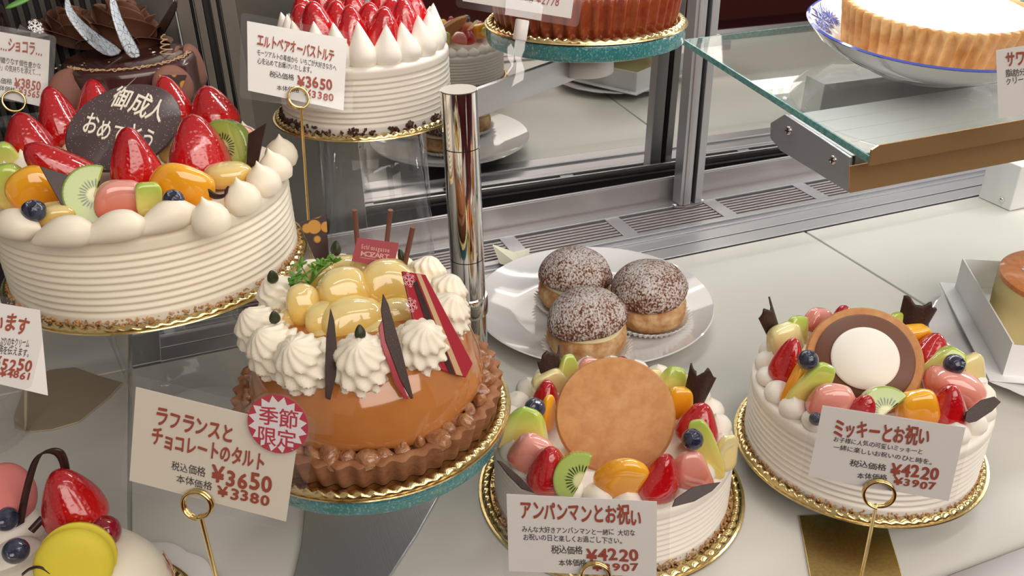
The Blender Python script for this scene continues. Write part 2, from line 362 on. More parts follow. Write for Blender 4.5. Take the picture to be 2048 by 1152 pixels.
# ------------------------------------------------------------------ the display case
S = lambda o: (o.__setitem__('kind', 'structure'), o)[1]
mb = MB()
for x0, x1 in ((-.75, -.0945), (-.0915, .6165), (.6195, 1.45)): mb.add(box(x0, x1, .262, .707, -.012, 0), mi=0)
mb.add(box(-.75, -.0945, .709, .852, -.012, 0), mi=0)
mb.add(box(-.75, 1.45, .262, .707, -.020, -.003), mi=1).add(box(-.75, -.095, .700, .85, -.020, -.003), mi=1)
S(obj('floor', mb, [M['deck'], M['groove']], smooth=False, bevel=.0008))
mb = MB()                                            # rear air-return rail
X0, X1 = -.091, 1.42
mb.add(box(X0, X1, .709, .730, -.012, .001), mi=0).add(box(X0, X1, .7305, .764, -.012, -.001), mi=0).add(box(X0, X1, .7315, .7335, -.002, .0015), mi=0)
mb.add(box(X0, X1, .764, .772, -.012, .003), mi=0).add(box(X0, X1, .756, .759, -.002, .0008), mi=0).add(box(X0, X1, .822, .834, -.012, .003), mi=0)
mb.add(box(X0, X1, .772, .822, -.030, -.022), mi=1)
k = .303 - .131 * 3
while k < X1:
    mb.add(box(k - .009, k + .009, .772, .822, -.012, .0015), mi=0); k += .131
for i in range(7): mb.add(box(X0, X1, .7745 + i * .0068, .7745 + i * .0068 + .0036, -.012, .0005), mi=2)
mb.add(box(X0, X0 + .024, .709, .842, -.012, .0018), mi=0)
mb.add(box(X0, X1, .8345, .842, -.012, .001), mi=3).add(box(X0, X1, .842, .846, -.012, .030), mi=3).add(box(X0, X1, .8465, .853, -.012, .024), mi=1).add(box(X0, X1, .8425, .8455, .030, .032), mi=0)
S(obj('trim_1', mb, [M['alu'], M['black'], M['slat'], M['alu_dark']], smooth=False, bevel=.0005))
mb = MB().add(box(-.75, 1.45, .240, .2612, -.04, .004), mi=1).add(box(-.75, 1.45, .225, .239, -.04, -.004), mi=1).add(box(-.75, 1.45, .195, .224, -.04, .002), mi=0)
S(obj('trim_2', mb, [M['alu'], M['alu_dark']], smooth=False, bevel=.001))
def door_y(x, z): return .866 - .022 * (x - .5) - .018 * (z)
q = [(.157, .018), (1.45, .018), (1.45, .80), (.157, .80)]
d2 = S(obj('door_2', prism3([(x, door_y(x, z), z) for x, z in q], (0, .006, 0)), M['mirror'], smooth=False))
d1 = S(obj('door_1', box(.056, .1555, .866, .874, .018, .80), M['satin'], smooth=False))
mb = MB()
for x0, x1, y0, mi in ((.004, .016, .852, 0), (.0165, .0195, .858, 1), (.020, .027, .850, 0), (.0275, .0335, .858, 1), (.034, .039, .854, 0), (.0395, .0425, .862, 1), (.043, .056, .858, 0)): mb.add(box(x0, x1, y0, .872, .014, .80), mi=mi)
S(obj('trim_3', mb, [M['stile'], M['black']], smooth=False, bevel=.0006))
M['slat_dim'] = mat('dark_grille', (.075, .068, .06), .5, metal=.3)
mb = MB().add(box(-.75, .003, .872, .880, .012, .80), mi=1)
for i in range(60): mb.add(box(-.06 - i * .009, -.056 - i * .009, .866, .873, .05, .45), mi=0)
mb.add(box(-.052, .003, .860, .873, .012, .80), mi=2)
S(obj('wall_back', mb, [M['slat_dim'], M['black'], M['satin']], smooth=False))
S(obj('wall_left', box(-.78, -.76, .2, .88, -.03, .80), M['alu_dark'], smooth=False))
S(obj('wall_right', box(1.46, 1.48, .2, .88, -.03, .80), M['white_pla'], smooth=False))
S(obj('wall_front', box(-.78, 1.48, .17, .19, -.75, -.03), M['maroon'], smooth=False))
S(obj('floor_shop', box(-3, 4, -2.6, .165, -.80, -.76), M['maroon'], smooth=False))
S(obj('wall_shop', box(-3, 4, -2.7, -2.6, -.80, 2.4), mat('shop_wall', (.24, .06, .055), .8), smooth=False))

# upright post behind the shelf
t = thing('shelf_post', 'slotted aluminium upright post screwed to the rail before the mirror door', 'post', (.538, .826, .002))
mb = MB().add(box(.5215, .536, .817, .835, .004, .42), mi=0).add(box(.5365, .5415, .824, .835, .004, .42), mi=1).add(box(.542, .5515, .817, .835, .004, .42), mi=0).add(box(.5255, .530, .8155, .818, .004, .42), mi=2)
obj('channel', mb, [M['alu'], M['black'], M['alu_dark']], parent=t, smooth=False, bevel=.0008)
obj('base_plate', MB().add(lathe([(.0185, 0), (.0185, .002)], 32), Matrix.Translation((0, 0, 0)) @ Matrix.Diagonal((1.25, .62, 1, 1))), M['alu_dark'], RT((.5365, .826, .0015)), t)
for dx in (-.0185, .0185): obj('screw', blob(.0033, .0033, .0018, nu=14, nv=8), M['chrome'], RT((.5365 + dx, .823, .004)), t)
obj('bracket_tab', box(.5515, .563, .806, .834, .187, .199), M['alu_dark'], parent=t, smooth=False, bevel=.001)

# slanted glass shelf on the right and the lit rail below its front edge
FL, RL = Vector((.433, .441, .2000)), Vector((.430, .690, .2300)); XS = Vector((.62, 0, 0))
t = thing('glass_shelf', 'slanted green-edged glass shelf carrying the white-topped tart on the right', 'shelf', FL + XS * .5)
nn = Vector((0, -.12, .993)) * .005
ed = Vector((.0015, 0, 0))
obj('pane', prism3([FL + ed, FL + XS, RL + XS, RL + ed], nn), M['shelf_glass'], parent=t, smooth=False)
obj('left_edge', prism3([FL, FL + ed * .98, RL + ed * .98, RL], nn), M['glass_edge'], parent=t, smooth=False)
obj('rear_edge', prism3([RL + Vector((0, .0003, 0)), RL + XS + Vector((0, .0003, 0)), RL + XS + Vector((0, .0018, 0)), RL + Vector((0, .0018, 0))], nn), M['glass_edge'], parent=t, smooth=False)
t = thing('shelf_rail', 'steel shelf rail with bronze mirror front below the right glass shelf', 'rail', (.45, .50, .17))
pr = [(.4575, .1733), (.4620, .1985), (.496, .2030), (.5395, .2080), (.5555, .1962), (.5535, .1843), (.5385, .1783)]
obj('end_cap', prism3([(.4330, y, z) for y, z in pr], (.0025, 0, 0)), M['steel'], parent=t, smooth=False, bevel=.0004)
pr2 = [(.4600, .1750), (.4632, .1975), (.496, .2015), (.5385, .2065), (.5535, .1955), (.5515, .185), (.5375, .180)]
obj('housing', prism3([(.4392, y, z) for y, z in pr2], (.60, 0, 0)), M['alu_dark'], parent=t, smooth=False)
mb = MB()
for i in range(4):
    y0 = .464 + i * .0186; y1 = y0 + .0180; f_ = lambda y: .1982 + (y - .464) * .1165
    mb.add(prism3([(.4360, y0, f_(y0)), (.4360, y1, f_(y1)), (.4360, y1, f_(y1) + .0007), (.4360, y0, f_(y0) + .0007)], (.60, 0, 0)))
obj('top_panel', mb, M['white_pla'], parent=t, smooth=False)
obj('front_strip', prism3([PY(*a_, .4565) for a_ in ((1700, 386), (1700, 333), (2420, 204), (2420, 249))], (0, .0014, 0)), M['bronze'], parent=t, smooth=False)
obj('glass_lip', prism3([PY(*a_, .4385) for a_ in ((1738, 332), (1744, 300), (1758, 291), (2420, 173), (2420, 207))], (0, .0014, 0)), M['bronze'], parent=t, smooth=False)
for px, py in ((1577, 261), (1666, 320)):
    s = obj('screw', blob(.0036, .0036, .0016, nu=16, nv=8), M['chrome'], RT(PX(px, py, .4328), 0, 90, 0), t)
    obj('cross_slot', MB().add(box(-.0022, .0022, -.0004, .0004, 0, .0019)).add(box(-.0004, .0004, -.0022, .0022, 0, .0019)), M['black'], RT(PX(px, py, .4327), 0, -90, 20), s, smooth=False)

# LED bar under the top of the case
t = thing('led_bar', 'LED light bar fixed under the top of the case, out of direct view', 'lamp', (.80, .688, .505))
obj('housing', box(.29, 1.42, .655, .72, .505, .53), M['white_pla'], parent=t, smooth=False)
led = bpy.data.materials.new('led_glow'); led.use_nodes = True; lb = led.node_tree.nodes['Principled BSDF']; lb.inputs['Emission Color'].default_value = (.85, .95, 1, 1); lb.inputs['Emission Strength'].default_value = 40
mb = MB()
for yy in (.674, .701):
    for i in range(56): mb.add(lathe([(.0030, 0), (.0030, .002)], 10), Matrix.Translation((.31 + i * .0195, yy, .5035)))
obj('diode_rows', mb, led, parent=t)

# glass shelf at the rear left
t = thing('glass_shelf', 'clear glass rear shelf behind the big celebration cake, carrying the chocolate cakes', 'shelf', (-.30, .78, .186))
obj('pane', box(-.74, -.001, .716, .862, .186, .191), M['shelf_glass'], parent=t, smooth=False)
obj('front_edge', box(-.74, -.001, .715, .716, .186, .191), M['glass_edge'], parent=t, smooth=False)
for x in (-.70, -.012): obj('bracket', box(x - .004, x + .004, .73, .868, .176, .186), M['alu'], parent=t, smooth=False)

# white support block at the right end of the deck
t = thing('support_block', 'white acrylic support block with a screw at the rear right of the deck', 'block', (1.05, .66, 0))
obj('body', box(.868, 1.25, .6585, .704, .0005, .055), M['white_pla'], parent=t, smooth=False, bevel=.001)
obj('screw', blob(.0032, .0015, .0032, nu=14, nv=8), M['chrome'], RT((.8675, .672, .009), 0, 0, 90), t)

# ------------------------------------------------------------------ tiered stand: pole, arms and two glass discs
PXY = (.177, .571)
t = thing('tiered_stand', 'chrome pole stand with arms between the puff plate and the pear tart', 'stand', (*PXY, 0))
mb = MB()
for z0, z1 in ((.003, .0705), (.0712, .119), (.1197, .2085), (.2092, .25)): mb.add(lathe([(.0132, z0), (.0132, z1)], 64), Matrix.Translation((*PXY, 0)))
obj('pole', mb, M['chrome'], parent=t)
obj('pole_core', MB().add(lathe([(.0122, .003), (.0122, .249)], 32), Matrix.Translation((*PXY, 0))), M['black'], parent=t)
obj('top_cap', lathe([(.0129, 0), (.0129, .0006)], 48), M['stile'], RT((*PXY, .2501)), t)
IC = (.311, .649); CC = (.070, .440)
def arm(p, q, z0, z1, th):
    p, q = Vector((*p, 0)), Vector((*q, 0)); d = (q - p).normalized(); s = Vector((-d.y, d.x, 0)) * th / 2
    a, b = p + d * .012, q
    return prism3([a - s + Vector((0, 0, z0)), b - s + Vector((0, 0, z0)), b + s + Vector((0, 0, z0)), a + s + Vector((0, 0, z0))], (0, 0, z1 - z0))
obj('arm', arm(PXY, IC, .226, .247, .004), M['alu'], parent=t, smooth=False, bevel=.0006)
obj('arm', arm(PXY, CC, .072, .084, .006), M['chrome'], parent=t, smooth=False, bevel=.0008)
obj('clamp', MB().add(lathe([(.0145, .070), (.0150, .0715), (.0150, .0845), (.0145, .086)], 40), Matrix.Translation((*PXY, 0))), M['chrome'], parent=t)
obj('boss', MB().add(lathe([(.0235, .2290), (.0245, .2300), (.0240, .2475), (.018, .2555)], 40), Matrix.Translation((*IC, 0))), M['white_pla'], parent=t, )
obj('boss', MB().add(lathe([(.0205, .0700), (.022, .0715), (.022, .084)], 40), Matrix.Translation((*CC, 0))), M['alu'], parent=t)
bp = [P(612, 1000), P(608, 1045), P(603, 1095), P(590, 1152), P(575, 1200), P(745, 1200), P(785, 1152), P(835, 1075), P(885, 985)]
bp += [Vector((.20, .585, 0)), Vector((.155, .60, 0))]
obj('base', prism3([(p.x, p.y, .0004) for p in bp], (0, 0, .0026)), M['steel'], parent=t, smooth=False, bevel=.0008)
def glass_disc(c, z0, z1, r, label):
    t = obj('glass_disc', MB().add(lathe([(r - .003, z0), (r - .0005, z0 + .001), (r, z0 + .003), (r, z1 - .0025), (r - .0006, z1 - .0006), (r - .003, z1)], 96), Matrix.Translation((0, 0, -z0))), M['teal'], RT((c[0], c[1], z0)))
    return tag(t, label, 'glass stand')
glass_disc(CC, .0845, .0965, .0835, 'teal crackle glass disc under the pear and caramel tart')
glass_disc(IC, .2560, .2690, .0805, 'teal crackle glass disc under the dark brown tart at the top')
# ------------------------------------------------------------------ food builders (each returns a mesh; centred at the base unless noted)
_cache = {}
def cached(key, fn):
    if key not in _cache: _cache[key] = fn()
    return _cache[key]
def inst(name, me, m, Mx, parent, **k):
    if not me.materials: me.materials.append(m)
    return obj(name, me, [], Mx, parent, **k)
def g_strawberry(R, L, seed=0):
    r = random.Random(seed); a, b = r.uniform(0, 6), r.uniform(0, 6)
    pr = [(.0, 0), (.48, .0), (.82, .05), (.98, .15), (1, .25), (.91, .41), (.77, .57), (.60, .73), (.42, .87), (.24, .96), (.0, 1.0)]
    pr = [(max(x, .004) * R, z * L) for x, z in pr]
    def fn(t, j, rr, z): k = 1 + .05 * math.sin(2 * t + a) + .03 * math.sin(3 * t + b + z * 120); return rr * k, z, t
    # refine the profile
    q = []
    for i in range(len(pr) - 1):
        for s in (0, .5): q.append((pr[i][0] * (1 - s) + pr[i + 1][0] * s, pr[i][1] * (1 - s) + pr[i + 1][1] * s))
    q.append(pr[-1]); return lathe(q, 32, fn)
def strawberry(px, py, z, wpx, hpx, parent, rx=0, ry=0, rz=0, name='strawberry'):
    p = P(px, py, z); s = mpp(p); R = wpx * s * .55; L = hpx * s * 1.06
    return obj(name, g_strawberry(R, L, int(px * 7 + py)), M['strawberry'], RT(p, rx, ry, rz) @ Matrix.Translation((0, 0, -L * .45)), parent, sub=1)
def blueberry(px, py, z, wpx, parent, rx=30, ry=0, m='blueberry'):
    p = P(px, py, z); R = wpx * mpp(p) / 2
    def prof():
        pr = [(.003, -.88), (.5, -.78), (.85, -.48), (1, 0), (.88, .45), (.62, .74), (.44, .86), (.40, .92), (.34, .90), (.28, .80), (.003, .76)]
        return lathe([(a * R, b * R) for a, b in pr], 24, lambda t, j, r, z: (r * (1 + (.10 * math.cos(5 * t) if j in (6, 7, 8) else 0)), z, t))
    if m == 'currant': return obj('redcurrant', blob(R, R, R, nu=24, nv=14), M[m], RT(p), parent)
    return obj('blueberry', prof(), M['blueberry'], RT(p, rx, ry, 0), parent, sub=1)
def chunk(name, px, py, z, wpx, hpx, m, parent, d=.55, e=.55, e2=.6, taper=-.25, rx=0, ry=0, rz=0, noise=.05, bend=0):
    p = P(px, py, z); s = mpp(p); w, h = wpx * s * .56, hpx * s * .57
    return obj(name, blob(w, w * d, h, e, e2, taper, 32, 20, noise, int(px + py), bend * w), m, RT(p, rx, ry, rz), parent)
def kiwi(px, py, z, R, parent, rx=60, ry=0, rz=0, a0=0, a1=180, th=.006, spin=0):
    p = P(px, py, z)
    pts = [(R * math.cos(math.radians(a0 + (a1 - a0) * i / 30)), R * math.sin(math.radians(a0 + (a1 - a0) * i / 30))) for i in range(31)]
    if abs(a1 - a0) < 355: pts += [(-.0015 if a1 - a0 < 200 else 0, -.001)]
    else: pts = pts[:-1]
    return obj('kiwi_slice', prism(pts, th), M['kiwi'], RT(p, rx, ry, rz) @ Matrix.Rotation(math.radians(spin), 4, 'Z'), parent, smooth=False, bevel=.0012)
def shard(px, py, z, wpx, hpx, parent, rx=0, ry=0, rz=0, curl=.8, jag=.18, m='choc_gold', seed=0, point=False, name='chocolate_shard'):
    p = P(px, py, z); s = mpp(p); w, h = wpx * s, hpx * s; r = random.Random(seed); jg = [r.uniform(-1, 1) for _ in range(9)]
    def fn(u, v):
        top = 1 + jag * (math.sin(u * 9 + jg[0] * 3) * .6 + jg[int(u * 7.99)] * .5) if jag else 1
        x = (u - .5) * w * ((1 - v ** 1.5 * .92) if point else (.72 + .28 * v)); a = (u - .5) * curl * 2
        rad = w / max(curl, .05) / 2
        return (math.sin(a) * rad * ((1 - v ** 1.5 * .92) if point else (.72 + .28 * v)), (1 - math.cos(a)) * rad, (v * top - .5) * h)
    return obj(name, patch(fn, 16, 10), M[m], RT(p, rx, ry, rz), parent, solid=.0013)
def g_dollop(R, H, peak=.25):
    return lathe([(R * .86, 0), (R * 1.0, H * .22), (R * .97, H * .42), (R * .80, H * .64), (R * .52, H * .80), (R * .25, H * .90), (R * .10, H * (.94 + peak * .2)), (.0002, H * (.96 + peak * .4))], 28, lambda t, j, r, z: (r, z, t))
def g_spike(R, H):
    return lathe([(R * .80, 0), (R, H * .12), (R * .98, H * .26), (R * .82, H * .42), (R * .58, H * .60), (R * .34, H * .78), (R * .15, H * .92), (.0002, H * 1.0)], 28)
def g_rosette(R, H, lobes=11, twist=3.6):
    n = 72; v = []; f = []; J = 22
    for j in range(J + 1):
        u = j / J; z = H * u
        r = R * (1 - u ** 2.2) ** .55 * (.92 + .08 * math.cos(u * 18.0))
        if u < .08: r *= .85 + u * 1.9
        for i in range(n):
            t = 2 * math.pi * i / n
            c = math.cos(lobes * t + twist * u * 5.0)
            k = 1 + .10 * (abs(c) ** .7 * math.copysign(1, c)) * (1 - u * .3)
            v.append((r * k * math.cos(t), r * k * math.sin(t), z))
    for j in range(J):
        for i in range(n): k = (i + 1) % n; f.append((j * n + i, j * n + k, (j + 1) * n + k, (j + 1) * n + i))
    f.append(tuple(J * n + i for i in range(n))); f.append(tuple(range(n - 1, -1, -1)))
    return v, f
def ribbed_side(r, h, ribs=9, amp=.0008, zr0=.12, zr1=.86):
    pr = []; N = 90
    for i in range(N + 1):
        u = i / N; z = h * u; rr = r
        if zr0 < u < zr1: rr += amp * (math.cos((u - zr0) / (zr1 - zr0) * ribs * 2 * math.pi) - 1)
        if u > .93: k = (u - .93) / .07; rr -= .0035 * (1 - math.sqrt(max(0, 1 - k * k)))
        pr.append((rr, z))
    pr += [(r * .85, h + .0004), (r * .5, h + .0005), (.001, h + .0005)]
    return lathe(pr, 128)
def crumbs(r, n, size, seed, zmax=.004, spread=.004):
    q = random.Random(seed); mb = MB()
    for i in range(n):
        t = q.uniform(0, 6.2832); k = q.random() ** 1.5
        rr = r + q.uniform(-.0005, spread * (1 - k)); z = k * zmax; s = size * q.uniform(.5, 1.2)
        v, f = box(-s, s, -s * .7, s * .7, -s * .6, s * .6)
        v = [tuple(c * q.uniform(.6, 1.3) for c in a) for a in v]
        mb.add((v, f), RT((rr * math.cos(t), rr * math.sin(t), z + s * .5), q.uniform(0, 360), q.uniform(0, 360), q.uniform(0, 360)))
    return mb
def g_board(R, teeth=72, h=.003):
    mb = MB(); a = .0034; n = teeth * 6; nc = 10
    mb.add(lathe([(R - .001, 0), (R, .0006), (R - .0004, .0013), (R - .0085, .0014), (R - .011, .0018), (.001, .0018)], 144))
    v = []; f = []
    for i in range(n):
        t = 2 * math.pi * i / n
        for k in range(nc):
            p = math.pi * k / (nc - 1)
            s = 1 + .30 * math.cos(teeth * t + 2.2 * (p - math.pi / 2))
            rr = R - .0052 + a * math.cos(p) * .95; z = .0012 + a * math.sin(p) * s * .85
            v.append((rr * math.cos(t), rr * math.sin(t), z))
    for i in range(n):
        for k in range(nc - 1): j = (i + 1) % n; f.append((i * nc + k, i * nc + k + 1, j * nc + k + 1, j * nc + k))
    mb.add((v, f)); return mb
def board(c, z, R, label, teeth=72):
    return tag(obj('cake_board', g_board(R, teeth), M['gold'], RT((c[0], c[1], z))), label, 'cake board', 'gold cake boards')
def tart_shell(r0, r1, h, flutes, amp, wall=.006, fill=None):
    def fn(t, j, r, z): 
        k = 1 + (amp * math.cos(flutes * t) * (1 if j < 6 else .35) ) if j not in (8, 9) else 1
        return r * k, z, t
    pr = [(r0 - .001, 0), (r0, .0015), (r0 + (r1 - r0) * .3, h * .3), (r0 + (r1 - r0) * .7, h * .7), (r1, h * .95), (r1 - .0012, h), (r1 - wall * .6, h + .0004), (r1 - wall, h - .001), (r1 - wall - .001, h - (fill if fill is not None else .003)), (.001, h - (fill if fill is not None else .003))]
    return lathe(pr, flutes * 8, fn)
def puff(c, z, R, H, cut, label, seed):
    t = thing('cream_puff', label, 'cream puff', (*c, z), 'sugared puffs on the white plate')
    q = random.Random(seed); ph = q.uniform(0, 6)
    def wob(t_, j, r, zz): return r * (1 + .025 * math.sin(3 * t_ + ph) + .02 * math.sin(5 * t_ + 2 * ph + zz * 200)), zz, t_
    base = [(R * .78, .0012), (R * .93, H * .10), (R * 1.0, H * .26), (R * .99, H * .38), (R * .90, H * .45), (R * .7, H * .46), (.001, H * .46)]
    obj('choux_base', lathe(base, 48, wob), M['puff'], RT((*c, z)), t, sub=1)
    cr = [(R * .86, H * .43), (R * .91, H * .47), (R * .88, H * .53), (.001, H * .54)]
    obj('custard_filling', lathe(cr, 48, wob), M['custard'], RT((*c, z)), t)
    lid = [(R * .80, 0), (R * .985, .02 * H), (R * 1.01, H * .09), (R * .97, H * .20), (R * .86, H * .32), (R * .66, H * .43), (R * .40, H * .495), (R * .18, H * .52), (.001, H * .525)]
    obj('sugared_lid', lathe(lid, 56, wob), M['sugar'], RT((c[0], c[1], z + H * .475), cut[0], cut[1], ph * 57), t, sub=1)
    def pl(t_, j, r, zz): return r * (1 + (.045 * math.cos(44 * t_) if j > 1 else 0)), zz + (.0008 * math.cos(44 * t_) if j > 2 else 0), t_
    obj('paper_cup', lathe([(.001, .0002), (R * .78, .0002), (R * .95, H * .04), (R * 1.03, H * .10), (R * 1.09, H * .14)], 264, pl, cap=False), M['cup'], RT((*c, z)), t, solid=.0003)
    return t
def macaron(name, Mx, R, parent, m, th=1.0):
    mb = MB(); h = R * .42 * th
    sh = [(R * .93, .0), (R, h * .18), (R * .985, h * .45), (R * .88, h * .75), (R * .62, h * .94), (R * .3, h * 1.0), (.0005, h)]
    mb.add(lathe(sh, 40), Matrix.Translation((0, 0, R * .12)))
    mb.add(lathe(sh, 40), Matrix.Translation((0, 0, -R * .12)) @ Matrix.Rotation(math.pi, 4, 'X'))
    o = obj(name, mb, M[m], Mx, parent)
    obj('filling', lathe([(R * .86, -R * .13), (R * .90, 0), (R * .86, R * .13)], 40, lambda t, j, r, z: (r * (1 + .02 * math.sin(9 * t)), z, t)), M['ganache'] if m == 'macaron_choc' else M[m], Mx, o)
    return o
def face(p, extra=0):                                # yaw (deg) that turns -Y toward the viewer's side
    return math.degrees(math.atan2(p[0], -(-p[1]))) * -1 + extra

# text: every character is a glyph mesh from Blender's own font, jittered like handwriting
_fc = bpy.data.curves.new('lettering_source', 'FONT'); _fo = bpy.data.objects.new('lettering_source', _fc); COL.objects.link(_fo); _fc.resolution_u = 3
_gl = {}
def glyph(ch, off, bev=0):
    k = (ch, off, bev)
    if k not in _gl:
        _fc.body = ch; _fc.offset = off; _fc.bevel_depth = bev; _fc.extrude = bev * .5; _fc.bevel_resolution = 1
        bpy.context.view_layer.update(); dg = bpy.context.evaluated_depsgraph_get()
        me = bpy.data.meshes.new_from_object(_fo.evaluated_get(dg))
        _gl[k] = ([tuple(v.co) for v in me.vertices], [tuple(p.vertices) for p in me.polygons])
        bpy.data.meshes.remove(me)
    return _gl[k]
def adv(ch): return .64 if ch == '¥' else .56 if ord(ch) < 0x250 and ch != '¥' else (.35 if ch == ' ' else .98)
def text_mb(mb, text, O, ex, ey, h, width, off=.012, seed=0, jit=1.0, bev=0, lift=None):
    q = random.Random(hash(text) % 1 + seed * 13 + len(text)); tot = sum(adv(c) for c in text); sx = width / tot; x = 0
    n = ex.cross(ey)
    for ch in text:
        if ch != ' ':
            bold = off > .015
            v, f = glyph(ch, .006 if bold else off, bev); a = math.radians(q.uniform(-4, 4)) * jit; k = 1 + q.uniform(-.06, .06) * jit; dy = q.uniform(-.03, .05) * jit
            ca, sa = math.cos(a), math.sin(a)
            w_ = off * .62 if off < .042 else .026
            # a marker stroke: the same glyph laid again a little to each side
            for ly, (ox, oy) in enumerate(((0, 0), (w_, 0), (-w_, 0), (0, w_), (0, -w_), (w_ * .7, w_ * .7), (-w_ * .7, -w_ * .7)) if bold else ((0, 0),)):
                vv = []; up = n * (.00003 * ly)
                for p in v:
                    X = (p[0] * ca - p[1] * sa) * k + ox; Y = (p[0] * sa + p[1] * ca) * k + dy + oy
                    vv.append(tuple(O + ex * ((x + X) * sx) + ey * (Y * h / .86) + n * (p[2] * h) + up))
                mb.add((vv, f))
        x += adv(ch)
    return mb

def card(label, corners, dist, lines, m='paper', margins=(.03, .06, .05, .07), az=None, tilt=None):
    """A flat card: its corners are seen at the given places, it stands dist metres from the viewer and leans back;
    the lean and turn that make it most nearly a rectangle are chosen."""
    cx, cy = sum(c[0] for c in corners) / 4, sum(c[1] for c in corners) / 4
    d0 = ray(cx, cy); d0 = d0 / np.linalg.norm(d0); Q = CP + d0 * dist; base = math.atan2(CP[1] - Q[1], CP[0] - Q[0])
    rays = [ray(*c) for c in corners]; best = None
    for da in (range(-40, 41, 4) if az is None else (az,)):
        for tl in (range(10, 39, 4) if tilt is None else (tilt,)):
            a, e = base + math.radians(da), math.radians(tl); n = np.array([math.cos(e) * math.cos(a), math.cos(e) * math.sin(a), math.sin(e)])
            q = [CP + r * ((Q - CP).dot(n) / r.dot(n)) for r in rays]; c_ = 0
            for i in range(4):
                u, v = q[(i + 1) % 4] - q[i], q[(i - 1) % 4] - q[i]; c_ += (u.dot(v) / np.linalg.norm(u) / np.linalg.norm(v)) ** 2
            c_ += .05 * (np.linalg.norm(q[1] - q[0]) / np.linalg.norm(q[3] - q[0]) - 1.62) ** 2 + .00002 * (da * da)
            if best is None or c_ < best[0]: best = (c_, n, q)
    n, q = best[1], best[2]
    O = Vector(q[0].tolist()); n = Vector(n.tolist()); qc = [Vector(v.tolist()) for v in q]
    ex = (qc[1] - qc[0]).normalized(); ey = n.cross(ex).normalized(); width = (qc[1] - qc[0]).length; hgt = (qc[3] - qc[0]).length
    def at(px, py):
        d = Vector(ray(px, py).tolist()); c = Vector(CP.tolist()); return c + d * ((O - c).dot(n) / d.dot(n))
    t = thing('price_card', label, 'price card', (qc[2] + qc[3]) / 2, 'price cards in clear sleeves')
    def quad(l, tp, r, b, dz, th, rad=0):
        x0, x1, y0, y1 = -l, width + r, -hgt - b, tp; pts = []
        for cx, cy, a0 in ((x1, y1, 0), (x0, y1, 90), (x0, y0, 180), (x1, y0, 270)):
            sx, sy = (-1 if cx == x1 else 1), (-1 if cy == y1 else 1)
            if not rad: pts.append((cx, cy)); continue
            for i in range(7): a = math.radians(a0 + 15 * i); pts.append((cx + sx * rad + rad * math.cos(a), cy + sy * rad + rad * math.sin(a)))
        return prism3([O + ex * x + ey * y + n * dz for x, y in pts], n * th)
    obj('paper', prism3([v - n * .0002 for v in qc], n * .0003), M[m], parent=t, smooth=False)
    l, tp, r, b = (k * width for k in margins)
    obj('clear_sleeve', quad(l, tp, r, b, .0008, .0003, .003), M['sleeve'], parent=t, smooth=False)
    groups = {}
    for i, (key, text, a, b_, hpx, off) in enumerate(lines):
        p0, p1 = at(*a), at(*b_); e = (p1 - p0); wd = e.length; e.normalize(); f = n.cross(e).normalized()
        if f.dot(ey) < 0: f = -f
        text_mb(groups.setdefault(key, MB()), text, p0 + n * .0004, e, f, hpx * (1.32 if key == 'R' else 1) * mpp(p0), wd, off, i)
    nm = dict(T=('title_lettering', 'ink_red'), D=('message_lettering', 'ink_black'), R=('price_lettering', 'ink_red'))
    for k, g in groups.items(): obj(nm[k][0], g, M[nm[k][1]], parent=t, smooth=False)
    return t, at, n, ex, ey, hgt

def holder(label, c, rad, foot, base=None, tilt=None, double=True, n=None):
    """Brass coil clip on a wire: ring centre c, radius rad, wire down to foot, optional base outline."""
    t = thing('card_holder', label, 'card holder', (foot[0], foot[1], foot[2]), 'brass ring card holders')
    c = Vector(c); nn = (n or Vector((-.2, -.8, .5))).normalized(); up = (Vector((0, 0, 1)) - nn * nn.z).normalized(); s = up.cross(nn)
    N = 48; turns = 2
    path = [c + (s * math.cos(2 * math.pi * i / N - math.pi / 2) + up * math.sin(2 * math.pi * i / N - math.pi / 2)) * rad + nn * (.0034 * i / N / turns - .0017) for i in range(N * turns + 1)]
    obj('ring_clip', tube(path, .00085, 10), M['brass'], parent=t)
    obj('wire_stem', tube([path[0], path[0] * .5 + Vector(foot) * .5, Vector(foot)], .0010, 10), M['brass'], parent=t)
    if base: obj('base_plate', prism3([(p.x, p.y, .0004) for p in base], (0, 0, .0012)), M[tilt or 'gold_flat'], parent=t, smooth=False, bevel=.0006)
    return t
# ------------------------------------------------------------------ fruit cake at the front (round biscuit on top)
def fruit_cake(c, zb, R, rc, h, label, blabel, ndol, seed, R0=None):
    board(c, zb, R, blabel)
    z = zb + .0019
    t = thing('fruit_cake', label, 'cake', (*c, z))
    obj('cream_coating', ribbed_side(rc, h, 8, .0007), M['cream'], RT((*c, z)), t)
    obj('crumb_band', crumbs(rc + .0002, 900, .0008, seed, .0042, .0030), M['crumb'], RT((*c, z)), t, kind='stuff')
    q = random.Random(seed); me = None
    for i in range(ndol):
        a = 2 * math.pi * i / ndol + .1; r = rc - .0105
        me = mesh('cream_dollop', g_dollop(.0096, .0130)) if me is None else me
        inst('cream_dollop', me, M['cream'], RT((c[0] + r * math.cos(a), c[1] + r * math.sin(a), z + h - .0005), q.uniform(-8, 8), q.uniform(-8, 8), q.uniform(0, 360)) @ Matrix.Diagonal((1, 1, q.uniform(.9, 1.1), 1)), t)
    return t, z + h

